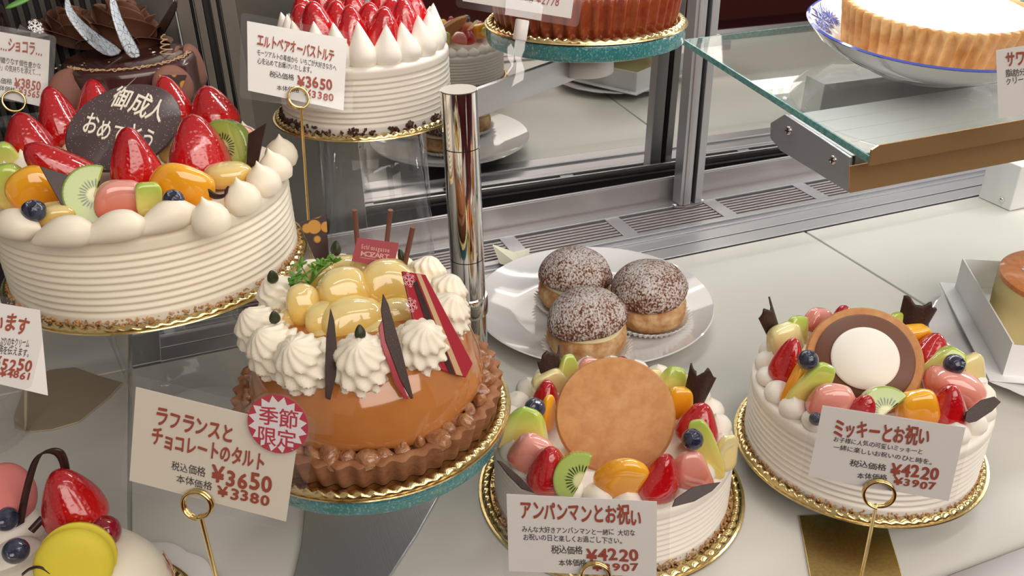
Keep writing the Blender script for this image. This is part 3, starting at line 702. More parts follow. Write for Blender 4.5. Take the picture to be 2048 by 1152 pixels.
def on_plane(Mx, px, py, dz):
    n = (Mx.to_3x3() @ Vector((0, 0, 1))).normalized(); O = Mx.translation + n * dz; d = Vector(ray(px, py).tolist()); c = Vector(CP.tolist()); return c + d * ((O - c).dot(n) / d.dot(n)), n
def plate_px(name, pts, z, m, parent, lean=55, yaw=0, th=.0016, bevel=.0002):
    """Flat chocolate plate standing on its lowest corner, leaning back from the viewer."""
    base = P(*max(pts, key=lambda a: a[1]), z); Mx = RT(base, lean, 0, yaw)
    loc = [Mx.inverted() @ on_plane(Mx, *a, 0)[0] for a in pts]
    return obj(name, prism([(a.x, a.y) for a in loc], th), m, Mx, parent, smooth=False, bevel=bevel)
A, za = fruit_cake((.226, .415), .0005, .0930, .0815, .048, 'white cream fruit cake with a tan round biscuit, front centre', 'gold scalloped cake board under the front centre fruit cake', 25, 3)
yaw = -28
zz = za + .017
# biscuit: a plain round one
p = P(1230, 830, za + .023); s = mpp(p)
def biscuit(R, th=.006): return lathe([(.001, -th / 2), (R * .9, -th / 2), (R, -th * .2), (R * .995, th * .2), (R * .96, th / 2), (R * .8, th * .56), (.001, th * .58)], 72)
obj('round_biscuit', biscuit(120 * s), M['cookie'], RT(p, 40, 0, yaw), A)
shard(1107, 738, zz + .012, 62, 66, A, -15, 0, 10, seed=1)
shard(1397, 778, zz + .012, 62, 74, A, -8, 12, -30, seed=2)
chunk('melon_piece', 1138, 742, zz + .008, 40, 62, M['melon'], A, .5, .5, .5, -.45, -15, 5, 0)
chunk('melon_piece', 1097, 764, zz + .002, 62, 46, M['pale_melon'], A, .6, .5, .5, -.2, -10, -25, 0)
chunk('pear_piece', 1181, 741, zz + .006, 52, 46, M['pink_fruit'], A, .6, .7, .6, -.2, -20, 20, 0)
blueberry(1243, 729, zz + .014, 34, A, m='currant')
chunk('melon_piece', 1305, 762, zz + .004, 42, 44, M['pale_melon'], A, .5, .5, .5, -.3, -10, 10, 0)
chunk('melon_piece', 1346, 766, zz + .004, 52, 62, M['melon'], A, .5, .5, .5, -.35, -10, 15, -20)
chunk('peach_slice', 1360, 806, zz, 46, 60, M['peach'], A, .5, .5, .5, -.1, -10, 5, -20)
strawberry(1397, 848, zz, 78, 82, A, -5, 12, 0)
chunk('melon_piece', 1408, 900, zz, 50, 122, M['melon'], A, .4, .5, .5, -.3, -8, -18, -30)
chunk('melon_piece', 1452, 906, zz - .004, 40, 76, M['pale_melon'], A, .5, .5, .5, -.2, 0, 5, 0)
blueberry(1385, 879, zz + .020, 47, A)
strawberry(1093, 795, zz, 58, 66, A, -10, 8, 0)
chunk('peach_slice', 1096, 826, zz, 32, 74, M['peach'], A, .6, .6, .6, -.3, 0, 5, 20)
blueberry(1070, 817, zz + .012, 46, A, 40, -20)
chunk('melon_piece', 1050, 860, zz, 82, 92, M['melon'], A, .4, .5, .5, -.5, -5, 12, -35)
chunk('pear_piece', 1068, 910, zz - .002, 84, 80, M['pink_fruit'], A, .55, .7, .7, -.15, 0, 20, -40)
strawberry(1098, 938, zz, 84, 96, A, 4, 2, 0)
chunk('melon_piece', 1135, 964, zz - .004, 42, 52, M['pale_melon'], A, .5, .5, .5, .1, 10, 12, 0)
kiwi(1160, 958, zz + .001, .0165, A, 62, 0, -20, 0, 180, .008, 62)
chunk('peach_slice', 1245, 956, zz, 86, 96, M['peach'], A, .45, .7, .8, -.2, 10, 30, -20, bend=.1)
strawberry(1322, 955, zz, 78, 104, A, 6, 6, 0)
chunk('pear_piece', 1381, 942, zz - .002, 72, 92, M['pink_fruit'], A, .6, .7, .6, -.42, 5, -6, -20)
plate_px('chocolate_plate', [(994, 921), (1004, 924), (1040, 955), (1068, 986), (1044, 978), (1016, 950)], zz - .004, M['choc'], A, 50, 20)
plate_px('chocolate_plate', [(1344, 1014), (1350, 998), (1385, 974), (1420, 967), (1441, 964), (1424, 982), (1388, 1003)], zz - .004, M['choc'], A, 50, -20)

# ------------------------------------------------------------------ fruit cake on the right
CB = (.399, .370)
tag(obj('glass_disc', MB().add(lathe([(.058, 0), (.060, .001), (.060, .0175), (.058, .0185)], 64)), M['teal'], RT((*CB, .0005))), 'low teal glass disc raising the right fruit cake board off the deck', 'glass stand')
B, zb = fruit_cake(CB, .0195, .0858, .0785, .050, 'white cream fruit cake with an iced round biscuit, front right', 'gold scalloped cake board under the front right fruit cake', 24, 5)
zz = zb + .016
p = P(1727, 722, zb + .022); s = mpp(p)
bi = obj('round_biscuit', biscuit(112 * s), M['cookie'], RT(p, 42, 0, -40), B)
q = lathe([(.001, 0), (92 * s, 0), (94 * s, .0012), (90 * s, .0026), (.001, .003)], 64)
obj('chocolate_icing', q, M['choc_milk'], RT(p, 42, 0, -40) @ Matrix.Translation((0, 0, .0032)), bi)
q = lathe([(.001, 0), (62 * s, 0), (64 * s, .0012), (60 * s, .0026), (.001, .003)], 64)
obj('cream_icing', q, M['cream'], RT(p, 42, 0, -40) @ Matrix.Translation((0, 0, .0062)), bi)
shard(1547, 648, zz + .012, 50, 84, B, -12, -22, 20, seed=4, jag=.14)
shard(1829, 640, zz + .012, 72, 66, B, -12, 8, -45, seed=5)
plate_px('chocolate_plate', [(1929, 840), (1932, 824), (1962, 800), (1988, 793), (2001, 804), (1984, 822), (1952, 843), (1938, 846)], zz - .002, M['choc_gold'], B, 50, -30)
chunk('melon_piece', 1570, 678, zz + .004, 60, 56, M['pale_melon'], B, .6, .5, .5, -.1, -10, -10, 0)
chunk('melon_piece', 1594, 660, zz + .008, 44, 52, M['melon'], B, .5, .5, .5, -.2, -10, 10, 0)
chunk('pear_piece', 1638, 640, zz + .008, 56, 44, M['pink_fruit'], B, .6, .6, .6, -.3, -10, 15, 0)
strawberry(1687, 643, zz + .006, 54, 62, B, -8, -4, 0)
chunk('melon_piece', 1793, 643, zz + .008, 30, 34, M['melon'], B, .5, .5, .5, -.2, -10, 0, 0)
chunk('peach_slice', 1826, 682, zz + .004, 52, 60, M['peach'], B, .6, .5, .5, .1, 0, -6, -20)
strawberry(1860, 708, zz + .002, 76, 78, B, -8, 22, 0)
chunk('melon_piece', 1890, 735, zz, 62, 78, M['melon'], B, .5, .5, .5, -.3, -20, 25, -40)
chunk('melon_piece', 1944, 742, zz - .004, 46, 66, M['pale_melon'], B, .5, .5, .5, -.1, -10, -10, 0)
blueberry(1908, 729, zz + .014, 45, B, 50, 10)
chunk('pear_piece', 1909, 776, zz - .002, 104, 66, M['pink_fruit'], B, .6, .8, .7, 0, 0, 20, -30)
strawberry(1895, 810, zz, 74, 88, B, 4, -6, 0)
strawberry(1577, 724, zz + .002, 62, 92, B, -4, 10, 0)
chunk('peach_slice', 1592, 764, zz, 36, 92, M['peach'], B, .6, .6, .6, -.3, 0, 22, 20)
blueberry(1616, 720, zz + .020, 44, B, 20, -10)
chunk('melon_piece', 1622, 775, zz, 56, 106, M['melon'], B, .45, .5, .5, -.25, 0, 28, -20)
chunk('pear_piece', 1664, 806, zz - .003, 84, 74, M['pink_fruit'], B, .6, .7, .7, -.2, 0, 12, -20)
strawberry(1727, 820, zz - .003, 60, 66, B, 5, 0, 0)
kiwi(1768, 824, zz - .002, .0165, B, 58, 0, -30, 0, 180, .009, 40)
chunk('peach_slice', 1836, 820, zz - .002, 74, 84, M['peach'], B, .5, .6, .6, -.1, 5, -16, -25)
blueberry(1632, 838, zz - .004, 30, B)

# ------------------------------------------------------------------ strawberry cake on the clear cylinder
CE = (.140, .712)
t = thing('acrylic_cylinder', 'clear acrylic cylinder stand under the strawberry cake', 'stand', (*CE, .002))
obj('wall', lathe([(.046, 0), (.046, .194)], 64, cap=False), M['acrylic'], RT((*CE, .0035)), t, solid=.0022)
obj('top_disc', lathe([(.001, .1925), (.0475, .1925), (.0475, .1958), (.001, .1958)], 64), M['acrylic'], RT((*CE, .0035)), t)
board(CE, .1994, .0795, 'gold scalloped cake board under the strawberry cake', 66)
ze = .2013; rc = .0705; h = .052
E_ = thing('strawberry_cake', 'white cream cake crowded with glazed strawberries and cream spikes', 'cake', (*CE, ze))
obj('cream_coating', ribbed_side(rc, h, 9), M['cream'], RT((*CE, ze)), E_)
obj('chocolate_crumb_band', crumbs(rc + .0003, 380, .0016, 11, .0055, .0045), M['choc_chip'], RT((*CE, ze)), E_, kind='stuff')
me = mesh('cream_spike', g_spike(.0118, .031)); q = random.Random(2)
for i in range(20):
    a = 2 * math.pi * i / 20 + .12; r = rc - .013
    inst('cream_spike', me, M['cream'], RT((CE[0] + r * math.cos(a), CE[1] + r * math.sin(a), ze + h - .001), q.uniform(-7, 7), q.uniform(-7, 7), q.uniform(0, 360)) @ Matrix.Diagonal((1, 1, q.uniform(.88, 1.08), 1)), E_)
for ring, n, rr in ((0, 1, 0), (1, 6, .0235), (2, 11, .0425)):
    for i in range(n):
        a = 2 * math.pi * i / n + ring * .35 + .2; L = q.uniform(.037, .043); R = q.uniform(.0145, .0168)
        obj('strawberry', g_strawberry(R, L, 50 + ring * 20 + i), M['strawberry'], RT((CE[0] + rr * math.cos(a), CE[1] + rr * math.sin(a), ze + h + .004 - ring * .001), q.uniform(-10, 10), 0, q.uniform(0, 360)) @ Matrix.Rotation(0, 4, 'X'), E_, sub=1)

# ------------------------------------------------------------------ big celebration cake on the left
CD = (-.041, .615)
t = thing('acrylic_cone_stand', 'clear tapered acrylic stand under the big celebration cake', 'stand', (*CD, 0))
obj('wall', lathe([(.040, 0), (.043, .050), (.052, .1355)], 64, cap=False), M['acrylic'], RT((*CD, .001)), t, solid=.0025)
obj('top_disc', lathe([(.001, .1355), (.053, .1355), (.053, .1385), (.001, .1385)], 64), M['acrylic'], RT((*CD, .001)), t)
board(CD, .1398, .1045, 'gold scalloped cake board under the big celebration cake', 74)
zd0 = .1417; rc = .0975; h = .059; zd = zd0 + h
D = thing('celebration_cake', 'large ivory cream fruit cake with an oval chocolate message plaque', 'cake', (*CD, zd0))
obj('cream_coating', ribbed_side(rc, h, 9, .0008), M['cream_ivory'], RT((*CD, zd0)), D)
obj('crumb_band', crumbs(rc + .0003, 1300, .0009, 21, .0050, .0034), M['crumb'], RT((*CD, zd0)), D, kind='stuff')
# piped petals along the front rim, pointed dollops round the rest
g_petal = lambda: blob(.0205, .0090, .0092, 1, 1, 0, 36, 18)
def petal_fn():
    v, f = g_petal(); o = []
    for x, y, z in v:
        k = (x / .0205 + 1) / 2; w_ = .50 + .62 * math.sin(min(1, k * 1.02) * math.pi * .62) - (.55 * max(0, k - .80) / .2 if k > .80 else 0)
        o.append((x, y * w_, z * w_ + .004 * math.sin(k * 3)))
    return o, f
pm = mesh('cream_petal', petal_fn())
for px, py in ((-62, 425), (28, 458), (132, 474), (232, 464), (335, 443)):
    p = P(px, py, zd + .007); a = math.degrees(math.atan2(p.y - CD[1], p.x - CD[0]))
    inst('cream_petal', pm, M['cream_ivory'], RT((p.x, p.y, zd + .0065), 10, -6, a + 90 + 8), D)
dm = mesh('cream_dollop', g_dollop(.0118, .0205, .35))
for px, py in ((423, 428), (486, 388), (528, 356), (552, 330), (560, 300)):
    p = P(px, py, zd + .009); inst('cream_dollop', dm, M['cream_ivory'], RT((p.x, p.y, zd - .001), q.uniform(-8, 8), q.uniform(-8, 8), px), D)
for i in range(11):
    a = math.radians(28 + i * 15.5); inst('cream_dollop', dm, M['cream_ivory'], RT((CD[0] + (rc - .013) * math.cos(a), CD[1] + (rc - .013) * math.sin(a), zd - .001), 0, 0, i * 50), D)
# plaque with piped greeting
p = P(249, 255, zd + .034); s = mpp(p)
PM = RT(p, 46, 0, 4) @ Matrix.Rotation(math.radians(26), 4, 'Z')
pv, pf = lathe([(.001, -.0018), (.0395, -.0018), (.0405, -.0008), (.0405, .0008), (.0395, .0018), (.001, .0018)], 80)
pl = obj('chocolate_plaque', ([(x * 117 * s / .0405, y * 84 * s / .0405, z_) for x, y, z_ in pv], pf), M['plaque'], PM, D)
mb = MB()
for text, a, b, hp in (('御成人', (219, 207), (322, 246), 44), ('おめでとう', (160, 262), (304, 300), 40)):
    p0, n = on_plane(PM, *a, .0020); p1, _ = on_plane(PM, *b, .0020); e = (p1 - p0); wd = e.length; e.normalize(); f = n.cross(e)
    text_mb(mb, text, p0, e, f, hp * mpp(p0) * 1.15, wd, -.012, 3, 1.2, .028)
obj('piped_greeting', mb, M['cream_ivory'], parent=pl, smooth=True)
zz = zd + .016
strawberry(58, 284, zz + .004, 92, 104, D, -6, -4, 0)
strawberry(118, 240, zz + .010, 84, 116, D, -10, -4, 0)
strawberry(192, 212, zz + .010, 72, 92, D, -14, 4, 0)
strawberry(344, 208, zz + .012, 72, 98, D, -16, -8, 0)
strawberry(425, 222, zz + .006, 90, 88, D, -12, -6, 0)
strawberry(396, 300, zz + .004, 112, 124, D, -6, 2, 0)
strawberry(268, 322, zz + .012, 98, 122, D, 2, 2, 0)
strawberry(120, 345, zz + .002, 100, 138, D, 4, -34, 0)
kiwi(452, 292, zz + .002, .0185, D, 72, 25, -40, 0, 180, .010, -30)
kiwi(190, 390, zz + .001, .0185, D, 68, 0, 8, 60, 300, .008, 0)
chunk('melon_piece', 297, 398, zz, 44, 62, M['melon'], D, .5, .5, .5, 0, 5, 10, 10)
chunk('pear_piece', 246, 402, zz - .002, 88, 76, M['pink_fruit'], D, .5, .7, .6, -.1, 0, 10, 0)
chunk('peach_slice', 366, 374, zz, 112, 80, M['peach'], D, .4, .7, .9, -.1, 0, 30, -10, bend=.1)
chunk('peach_slice', 70, 382, zz, 92, 88, M['peach'], D, .5, .8, .8, -.1, 0, -24, 0)
chunk('melon_piece', 20, 372, zz, 66, 80, M['melon'], D, .5, .6, .6, -.1, 0, -10, 0)
chunk('melon_piece', 10, 318, zz, 50, 60, M['melon'], D, .5, .6, .6, -.1, 0, -10, 0)
chunk('pear_piece', 108, 428, zz - .006, 78, 40, M['pear'], D, .7, .8, .8, 0, 0, 0, 0)
chunk('pear_piece', 455, 350, zz - .006, 84, 44, M['pear'], D, .7, .8, .8, 0, 0, 0, 0)
chunk('pear_piece', 345, 300, zz - .004, 50, 50, M['pear'], D, .7, .8, .8, 0, 0, 0, 0)
chunk('melon_piece', 480, 268, zz, 50, 30, M['pink_fruit'], D, .6, .6, .6, -.1, 0, 20, 0)
blueberry(68, 422, zz + .002, 50, D)
blueberry(347, 400, zz + .002, 46, D)
plate_px('chocolate_plate', [(79, 332), (147, 354), (163, 438), (138, 437)], zd + .006, M['choc'], D, 66, 18)
plate_px('chocolate_plate', [(497, 268), (533, 246), (516, 326), (493, 342)], zd + .006, M['choc'], D, 72, -30)
def loop(pts, z0, width, parent, wdir=(.5, -.5, .7), m='choc', name='chocolate_curl'):
    ps = [P(px, py, z) for px, py, z in pts]; N = 8; path = []
    for i in range(len(ps) - 1):
        a, b, c, d = ps[max(i - 1, 0)], ps[i], ps[i + 1], ps[min(i + 2, len(ps) - 1)]
        for k in range(N):
            u = k / N; path.append(.5 * ((2 * b) + (-a + c) * u + (2 * a - 5 * b + 4 * c - d) * u * u + (-a + 3 * b - 3 * c + d) * u ** 3))
    path.append(ps[-1]); wv = Vector(wdir).normalized() * width / 2
    v = []; 
    for p_ in path: v += [p_ - wv, p_ + wv]
    return obj(name, (v, [(2 * i, 2 * i + 1, 2 * i + 3, 2 * i + 2) for i in range(len(path) - 1)]), M[m], parent=parent, solid=.0011)
loop([(326, 398, zd + .010), (334, 352, zd + .022), (352, 340, zd + .026), (382, 352, zd + .022), (412, 380, zd + .014), (432, 393, zd + .010), (450, 390, zd + .011), (454, 376, zd + .014)], 0, .0045, D)
loop([(-12, 356, zd + .018), (8, 343, zd + .021), (36, 345, zd + .020), (56, 356, zd + .016), (62, 372, zd + .012)], 0, .003, D)
# ------------------------------------------------------------------ pear and caramel tart on the lower glass disc
board(CC, .0968, .0862, 'gold scalloped cake board under the pear and caramel tart', 70)
zc0 = .0988
T = thing('pear_tart', 'caramel glazed pear tart with piped cream rosettes and a crimson flag', 'tart', (*CC, zc0))
obj('tart_crust', tart_shell(.0755, .0805, .0190, 44, .022, .007, .004), M['crust'], RT((*CC, zc0)), T)
q = random.Random(9)
for i in range(58):
    a = q.uniform(0, 6.283) if i > 44 else 2 * math.pi * i / 45; r = q.uniform(.0695, .0745); s = q.uniform(.0052, .0082)
    obj('walnut_piece', blob(s, s * q.uniform(.6, .9), s * q.uniform(.55, .8), .8, .8, 0, 14, 10, .16, i), M['nut'], RT((CC[0] + r * math.cos(a), CC[1] + r * math.sin(a), zc0 + .0170), q.uniform(0, 90), q.uniform(0, 90), q.uniform(0, 360)), T)
dome = [(.0680, 0), (.0705, .004), (.0705, .010), (.0680, .020), (.0640, .0300), (.0580, .0390), (.0500, .0450), (.040, .048), (.001, .049)]
zdm = zc0 + .0165
def dwob(t, j, r, z): return r * (1 + .006 * math.sin(3 * t + 1) + .004 * math.sin(7 * t)), z - (.004 * max(0, math.sin(4 * t + .5)) if j < 2 else 0), t
obj('caramel_dome', lathe(dome, 96, dwob), M['glaze'], RT((*CC, zdm)), T, sub=1)
def dome_pt(px, py, gap=.001):
    """Where the line of sight first meets the dome's outside."""
    d = ray(px, py); rs = [a[0] for a in dome][::-1]; zs = [zdm + a[1] for a in dome][::-1]
    for k in range(900):
        q_ = CP + d * (.30 + k * .0003); r_ = math.hypot(q_[0] - CC[0], q_[1] - CC[1])
        if zdm <= q_[2] <= zs[0] and r_ <= np.interp(-q_[2], [-v for v in zs], rs) + gap: return Vector(q_.tolist())
    return P(px, py, zdm + .01)
ztop = zdm + .045
rm = mesh('cream_rosette', g_rosette(.0158, .0245))
for px, py, k in ((546, 590, 1.0), (528, 655, 1.0), (562, 690, 1.05), (616, 712, 1.1), (722, 712, 1.12), (812, 672, 1.05), (862, 628, 1), (880, 590, .95), (852, 552, .95), (800, 530, .9), (740, 510, .9), (672, 512, .9), (604, 540, .95)):
    p = P(px, py, ztop + .004); dx, dy = p.x - CC[0], p.y - CC[1]; a = math.atan2(dy, dx); r = min(.0535, max(.046, math.hypot(dx, dy)))
    tl = 26
    Mx = Matrix.Translation((CC[0] + r * math.cos(a), CC[1] + r * math.sin(a), ztop - .0055)) @ Matrix.Rotation(a, 4, 'Z') @ Matrix.Rotation(math.radians(tl), 4, 'Y') @ Matrix.Rotation(q.uniform(0, 6), 4, 'Z') @ Matrix.Diagonal((k, k, k, 1))
    inst('cream_rosette', rm, M['cream_ivory'], Mx, T)
for px, py, wpx, hpx, z, rx in ((608, 612, 66, 84, .010, -8), (686, 584, 96, 92, .014, -8), (640, 555, 70, 60, .010, -10), (690, 540, 80, 52, .010, -10), (775, 575, 108, 104, .010, -8), (700, 640, 116, 84, .004, 0), (742, 536, 80, 60, .012, -10), (650, 640, 80, 70, .004, 0), (590, 640, 60, 50, .001, 0), (790, 630, 80, 60, .002, 0), (740, 665, 90, 50, -.002, 0), (660, 672, 80, 40, -.002, 0)):
    chunk('pear_piece', px, py, ztop + z, wpx, hpx, M['pear'], T, .8, .85, .8, -.12, rx, q.uniform(-14, 14), 0, .07)
for px, py, z in ((545, 553, .020), (549, 634, .020), (720, 664, .022), (672, 496, .020), (803, 512, .020)):
    p = P(px, py, ztop + z); s = mpp(p)
    obj('pumpkin_seed', blob(11 * s, 8 * s, 16 * s, 1, 1, -.35, 18, 12), M['seed'], RT(p, -12, 4, px), T)
# chocolate pieces: leaf blades, crimson transfer plates, sticks, spotted square
def blade(pts, foot, m, yaw, lean=70, th=.0016, gap=.003): return plate_px('chocolate_plate', pts, dome_pt(*foot, gap).z, m, T, lean, yaw, th)
blade([(661, 617), (668, 640), (673, 690), (672, 750), (660, 800), (651, 796), (650, 740), (653, 670)], (660, 800), M['choc'], 6, 66, .0016, .006)
blade([(766, 588), (776, 608), (800, 690), (826, 796), (822, 798), (800, 760), (770, 680), (762, 620)], (822, 798), M['choc_gold'], 8, 64, .0016, .006)
blade([(764, 640), (772, 680), (800, 758), (816, 798), (808, 797), (790, 766), (762, 690), (757, 655)], (812, 798), M['red_choc'], 8, 64, .0016, .005)
zcp = dome_pt(930, 755, .003).z
cp = plate_px('chocolate_plate', [(804, 543), (849, 550), (944, 728), (930, 755), (884, 741), (826, 640)], zcp, M['red_choc'], T, 58, 30, .0018)
CM = RT(P(930, 755, zcp), 58, 0, 30)
def inlay(pts, m, dz=.0010):
    w_ = [on_plane(CM, *a, dz)[0] for a in pts]; n = on_plane(CM, *pts[0], 0)[1]
    return w_, n
for nm, pts, m in (('beige_stripe', [(832, 548), (841, 549), (925, 752), (912, 749)], 'beige_choc'), ('dark_stripe', [(826, 566), (833, 560), (910, 749), (899, 746), (850, 640)], 'choc')):
    w_, n = inlay(pts, m); obj(nm, prism3(w_, n * .0003), M[m], parent=cp, smooth=False)
def flake(mb, c, R, Mx, dz):
    n = (Mx.to_3x3() @ Vector((0, 0, 1))).normalized(); ex = Mx.to_3x3() @ Vector((1, 0, 0)); ey = n.cross(ex)
    for k in range(6):
        a = math.radians(60 * k + 12); d = ex * math.cos(a) + ey * math.sin(a); s = n.cross(d)
        o = c + n * dz
        mb.add(prism3([o - s * R * .07, o + d * R - s * R * .04, o + d * R + s * R * .04, o + s * R * .07], n * .0002))
        for u, l in ((.45, .40), (.72, .28)):
            for sg in (1, -1):
                b = o + d * R * u; e = b + (d * .6 + s * sg * .8) * R * l; w_ = n.cross((e - b).normalized()) * R * .045
                mb.add(prism3([b - w_, e - w_, e + w_, b + w_], n * .0002))
mb = MB()
for px, py, R in ((818, 560, 16), (822, 610, 16), (852, 664, 16), (872, 710, 16)):
    c = on_plane(CM, px, py, .0010)[0]; flake(mb, c, R * mpp(c), CM, 0)
obj('snowflake_print', mb, mat('pale_pink_print', (.66, .36, .38), .5), parent=cp, smooth=False)
stick = lambda a, b, z0, z1: obj('chocolate_stick', tube([P(*b, z0), P(*a, z1)], .00165, 14), M['choc_stick'], parent=T)
stick((709, 420), (716, 500), ztop + .010, ztop + .040); stick((781, 420), (772, 500), ztop + .010, ztop + .040); stick((826, 454), (806, 545), ztop + .010, ztop + .042)
plate_px('chocolate_plate', [(598, 447), (652, 429), (658, 520), (632, 522)], ztop + .008, M['choc_spots'], T, 72, 8, .0016)
fl = [(715, 475), (798, 486), (787, 538), (703, 522)]
fo = plate_px('paper_flag', fl, ztop + .018, M['red_flag'], T, 64, -8, .0004, 0)
FM = RT(P(787, 538, ztop + .018), 64, 0, -8); mb = MB()
for text, a, b, hp in (('Schlossgasse', (722, 497), (779, 505), 10), ('MOZART', (720, 511), (777, 519), 11)):
    p0, n = on_plane(FM, *a, .0003); p1, _ = on_plane(FM, *b, .0003); e = p1 - p0; wd = e.length; e.normalize()
    text_mb(mb, text, p0, e, n.cross(e), hp * mpp(p0) * 1.1, wd, .01, 2, .3)
w0, n = on_plane(FM, 720, 514, .0003); w1, _ = on_plane(FM, 777, 522, .0003)
mb.add(prism3([w0, w1, w1 + Vector((0, 0, -.0004)), w0 + Vector((0, 0, -.0004))], n * .0001))
obj('flag_lettering', mb, mat('flag_print', (.62, .36, .34), .6), parent=fo, smooth=False)
# sprig of chervil
mb = MB(); pts = [(582, 572, .016), (606, 545, .022), (634, 536, .024), (606, 566, .02)]
base = P(620, 568, ztop + .014)
for px, py, z in ((600, 530, .030), (592, 552, .026), (584, 570, .022), (604, 552, .030), (640, 528, .030), (655, 520, .030), (670, 524, .028), (630, 538, .028), (648, 532, .029)):
    e = P(px, py, ztop + z - .004); mb.add(tube([base, (base + e) / 2 + Vector((0, 0, .002)), e], .0004, 6))
    for k in range(6):
        d = Vector((q.uniform(-1, 1), q.uniform(-1, 1), q.uniform(-.5, .8))).normalized(); mb.add(blob(.0032, .0013, .0006, 1, 1, 0, 10, 6), Matrix.Translation(e + d * .0022) @ d.to_track_quat('X', 'Z').to_matrix().to_4x4())
obj('herb_sprig', mb, M['herb'], parent=T)

# ------------------------------------------------------------------ plate of sugared puffs
CPt = (.3160, .6300); kp = .992
pl_ = tag(obj('dinner_plate', lathe([(r_ * kp, z_) for r_, z_ in [(.052, .001), (.055, .0005), (.057, .002), (.075, .0045), (.100, .0115), (.1105, .0170), (.1118, .0182), (.1108, .0190), (.098, .0138), (.078, .0078), (.070, .0062), (.001, .0055)]], 128), M['porcelain'], RT((*CPt, .0012))), 'round white porcelain plate holding three sugared puffs', 'plate')
puff((P(1150, 568, .03).x, P(1150, 568, .03).y), .0072, .0345, .058, (2, 3), 'sugared cream puff at the back left of the white plate', 1)
puff((P(1298, 602, .03).x, P(1298, 602, .03).y), .0092, .0345, .058, (5, -3), 'sugared cream puff at the right of the white plate', 2)
puff((P(1174, 656, .03).x, P(1174, 656, .03).y), .0072, .0350, .058, (-7, 4), 'sugared cream puff at the front of the plate, filling showing', 3)
p = P(1010, 520, .004)
t = tag(obj('shelf_tag', prism3([P(985, 490, .018), P(1003, 496, .010), P(1030, 505, .012), P(1060, 497, .014), P(1050, 540, .004), P(1000, 528, .004)], (0, .0002, .0006)), M['card_ivory'], smooth=False), 'ivory paper tag poking out behind the white puff plate', 'tag')

# ------------------------------------------------------------------ chocolate cake with roses, far left
CF = (-.040, .777); zf = .2505; hf = .048; zf0 = zf - hf
zf0 = .1914
board(CF, zf0, .058, 'gold scalloped cake board under the chocolate rose cake', 56)
zf0 += .0019
Fk = thing('chocolate_cake', 'plum brown glazed chocolate cake with chocolate cream roses', 'cake', (*CF, zf0))
hf = zf - zf0
obj('chocolate_glaze', lathe([(.0515, 0), (.0520, .003), (.0520, hf - .006), (.0508, hf - .002), (.0485, hf), (.001, hf + .0003)], 96), M['choc_plum'], RT((*CF, zf0)), Fk)
def g_rose(R, H):
    mb = MB()
    for k, (n, r, hh, tl) in enumerate(((2, .14, 1.0, 0), (3, .32, .98, .2), (4, .52, .92, .5), (5, .72, .80, .9), (6, .88, .58, 1.5))):
        for i in range(n):
            a0 = 2 * math.pi * i / n + k * .7; span = 2 * math.pi / n * .62
            def fn(u, v, a0=a0, span=span, r=r, hh=hh, tl=tl):
                a = a0 + (u - .5) * 2 * span; e = max(0, math.sin(math.pi * u)) ** .28
                rr = R * (r * .72 + (r * .22 + .14 * tl * v * v) * v); z = H * hh * v * (.62 + .38 * e) - H * .10 * tl * v ** 4
                return (rr * math.cos(a), rr * math.sin(a), z)
            mb.add(patch(fn, 12, 7))
    mb.add(lathe([(R * .5, 0), (R * .3, H * .3), (R * .08, H * .9)], 20)); return mb
for px, py, wpx, rx in ((140, 55, 92, 18), (240, 62, 118, 22), (268, 12, 92, 10), (175, 15, 86, 5)):
    p = P(px, py, zf + .012); R = wpx * mpp(p) * .72
    obj('cream_rose', g_rose(R, R * 1.1), M['choc_milk'], RT((p.x, p.y, zf - .001), rx, q.uniform(-10, 10), q.uniform(0, 360)), Fk, solid=.0006, sub=1)
def ribbon_px(rows, m, name, parent, th=.0012):       # rows of (left px, right px, height): a bent band
    v = []
    for a, b, z in rows: v += [P(*a, z), P(*b, z - .001)]
    return obj(name, (v, [(2 * i, 2 * i + 1, 2 * i + 3, 2 * i + 2) for i in range(len(rows) - 1)]), M[m], parent=parent, solid=th, sub=1)
ribbon_px([((128, -8), (138, -8), zf + .050), ((128, 18), (142, 12), zf + .046), ((136, 40), (156, 32), zf + .037), ((160, 72), (184, 58), zf + .025), ((190, 102), (218, 80), zf + .012), ((222, 120), (258, 102), zf + .001)], 'crackle', 'chocolate_band', Fk)
ribbon_px([((216, -8), (231, -8), zf + .050), ((220, 24), (238, 18), zf + .040), ((230, 60), (252, 52), zf + .028), ((244, 96), (272, 84), zf + .014), ((258, 122), (290, 118), zf + .001)], 'crackle', 'chocolate_band', Fk)
ribbon_px([((108, 45), (122, 58), zf + .004), ((108, 10), (128, 20), zf + .024), ((118, -20), (140, -10), zf + .044)], 'choc', 'chocolate_plate', Fk)
ribbon_px([((300, 72), (318, 88), zf + .004), ((330, 30), (340, 52), zf + .022), ((352, -12), (362, 6), zf + .046)], 'choc', 'chocolate_plate', Fk)
ribbon_px([((176, 30), (214, 26), zf + .016), ((180, -10), (216, -14), zf + .036)], 'choc', 'chocolate_plate', Fk)
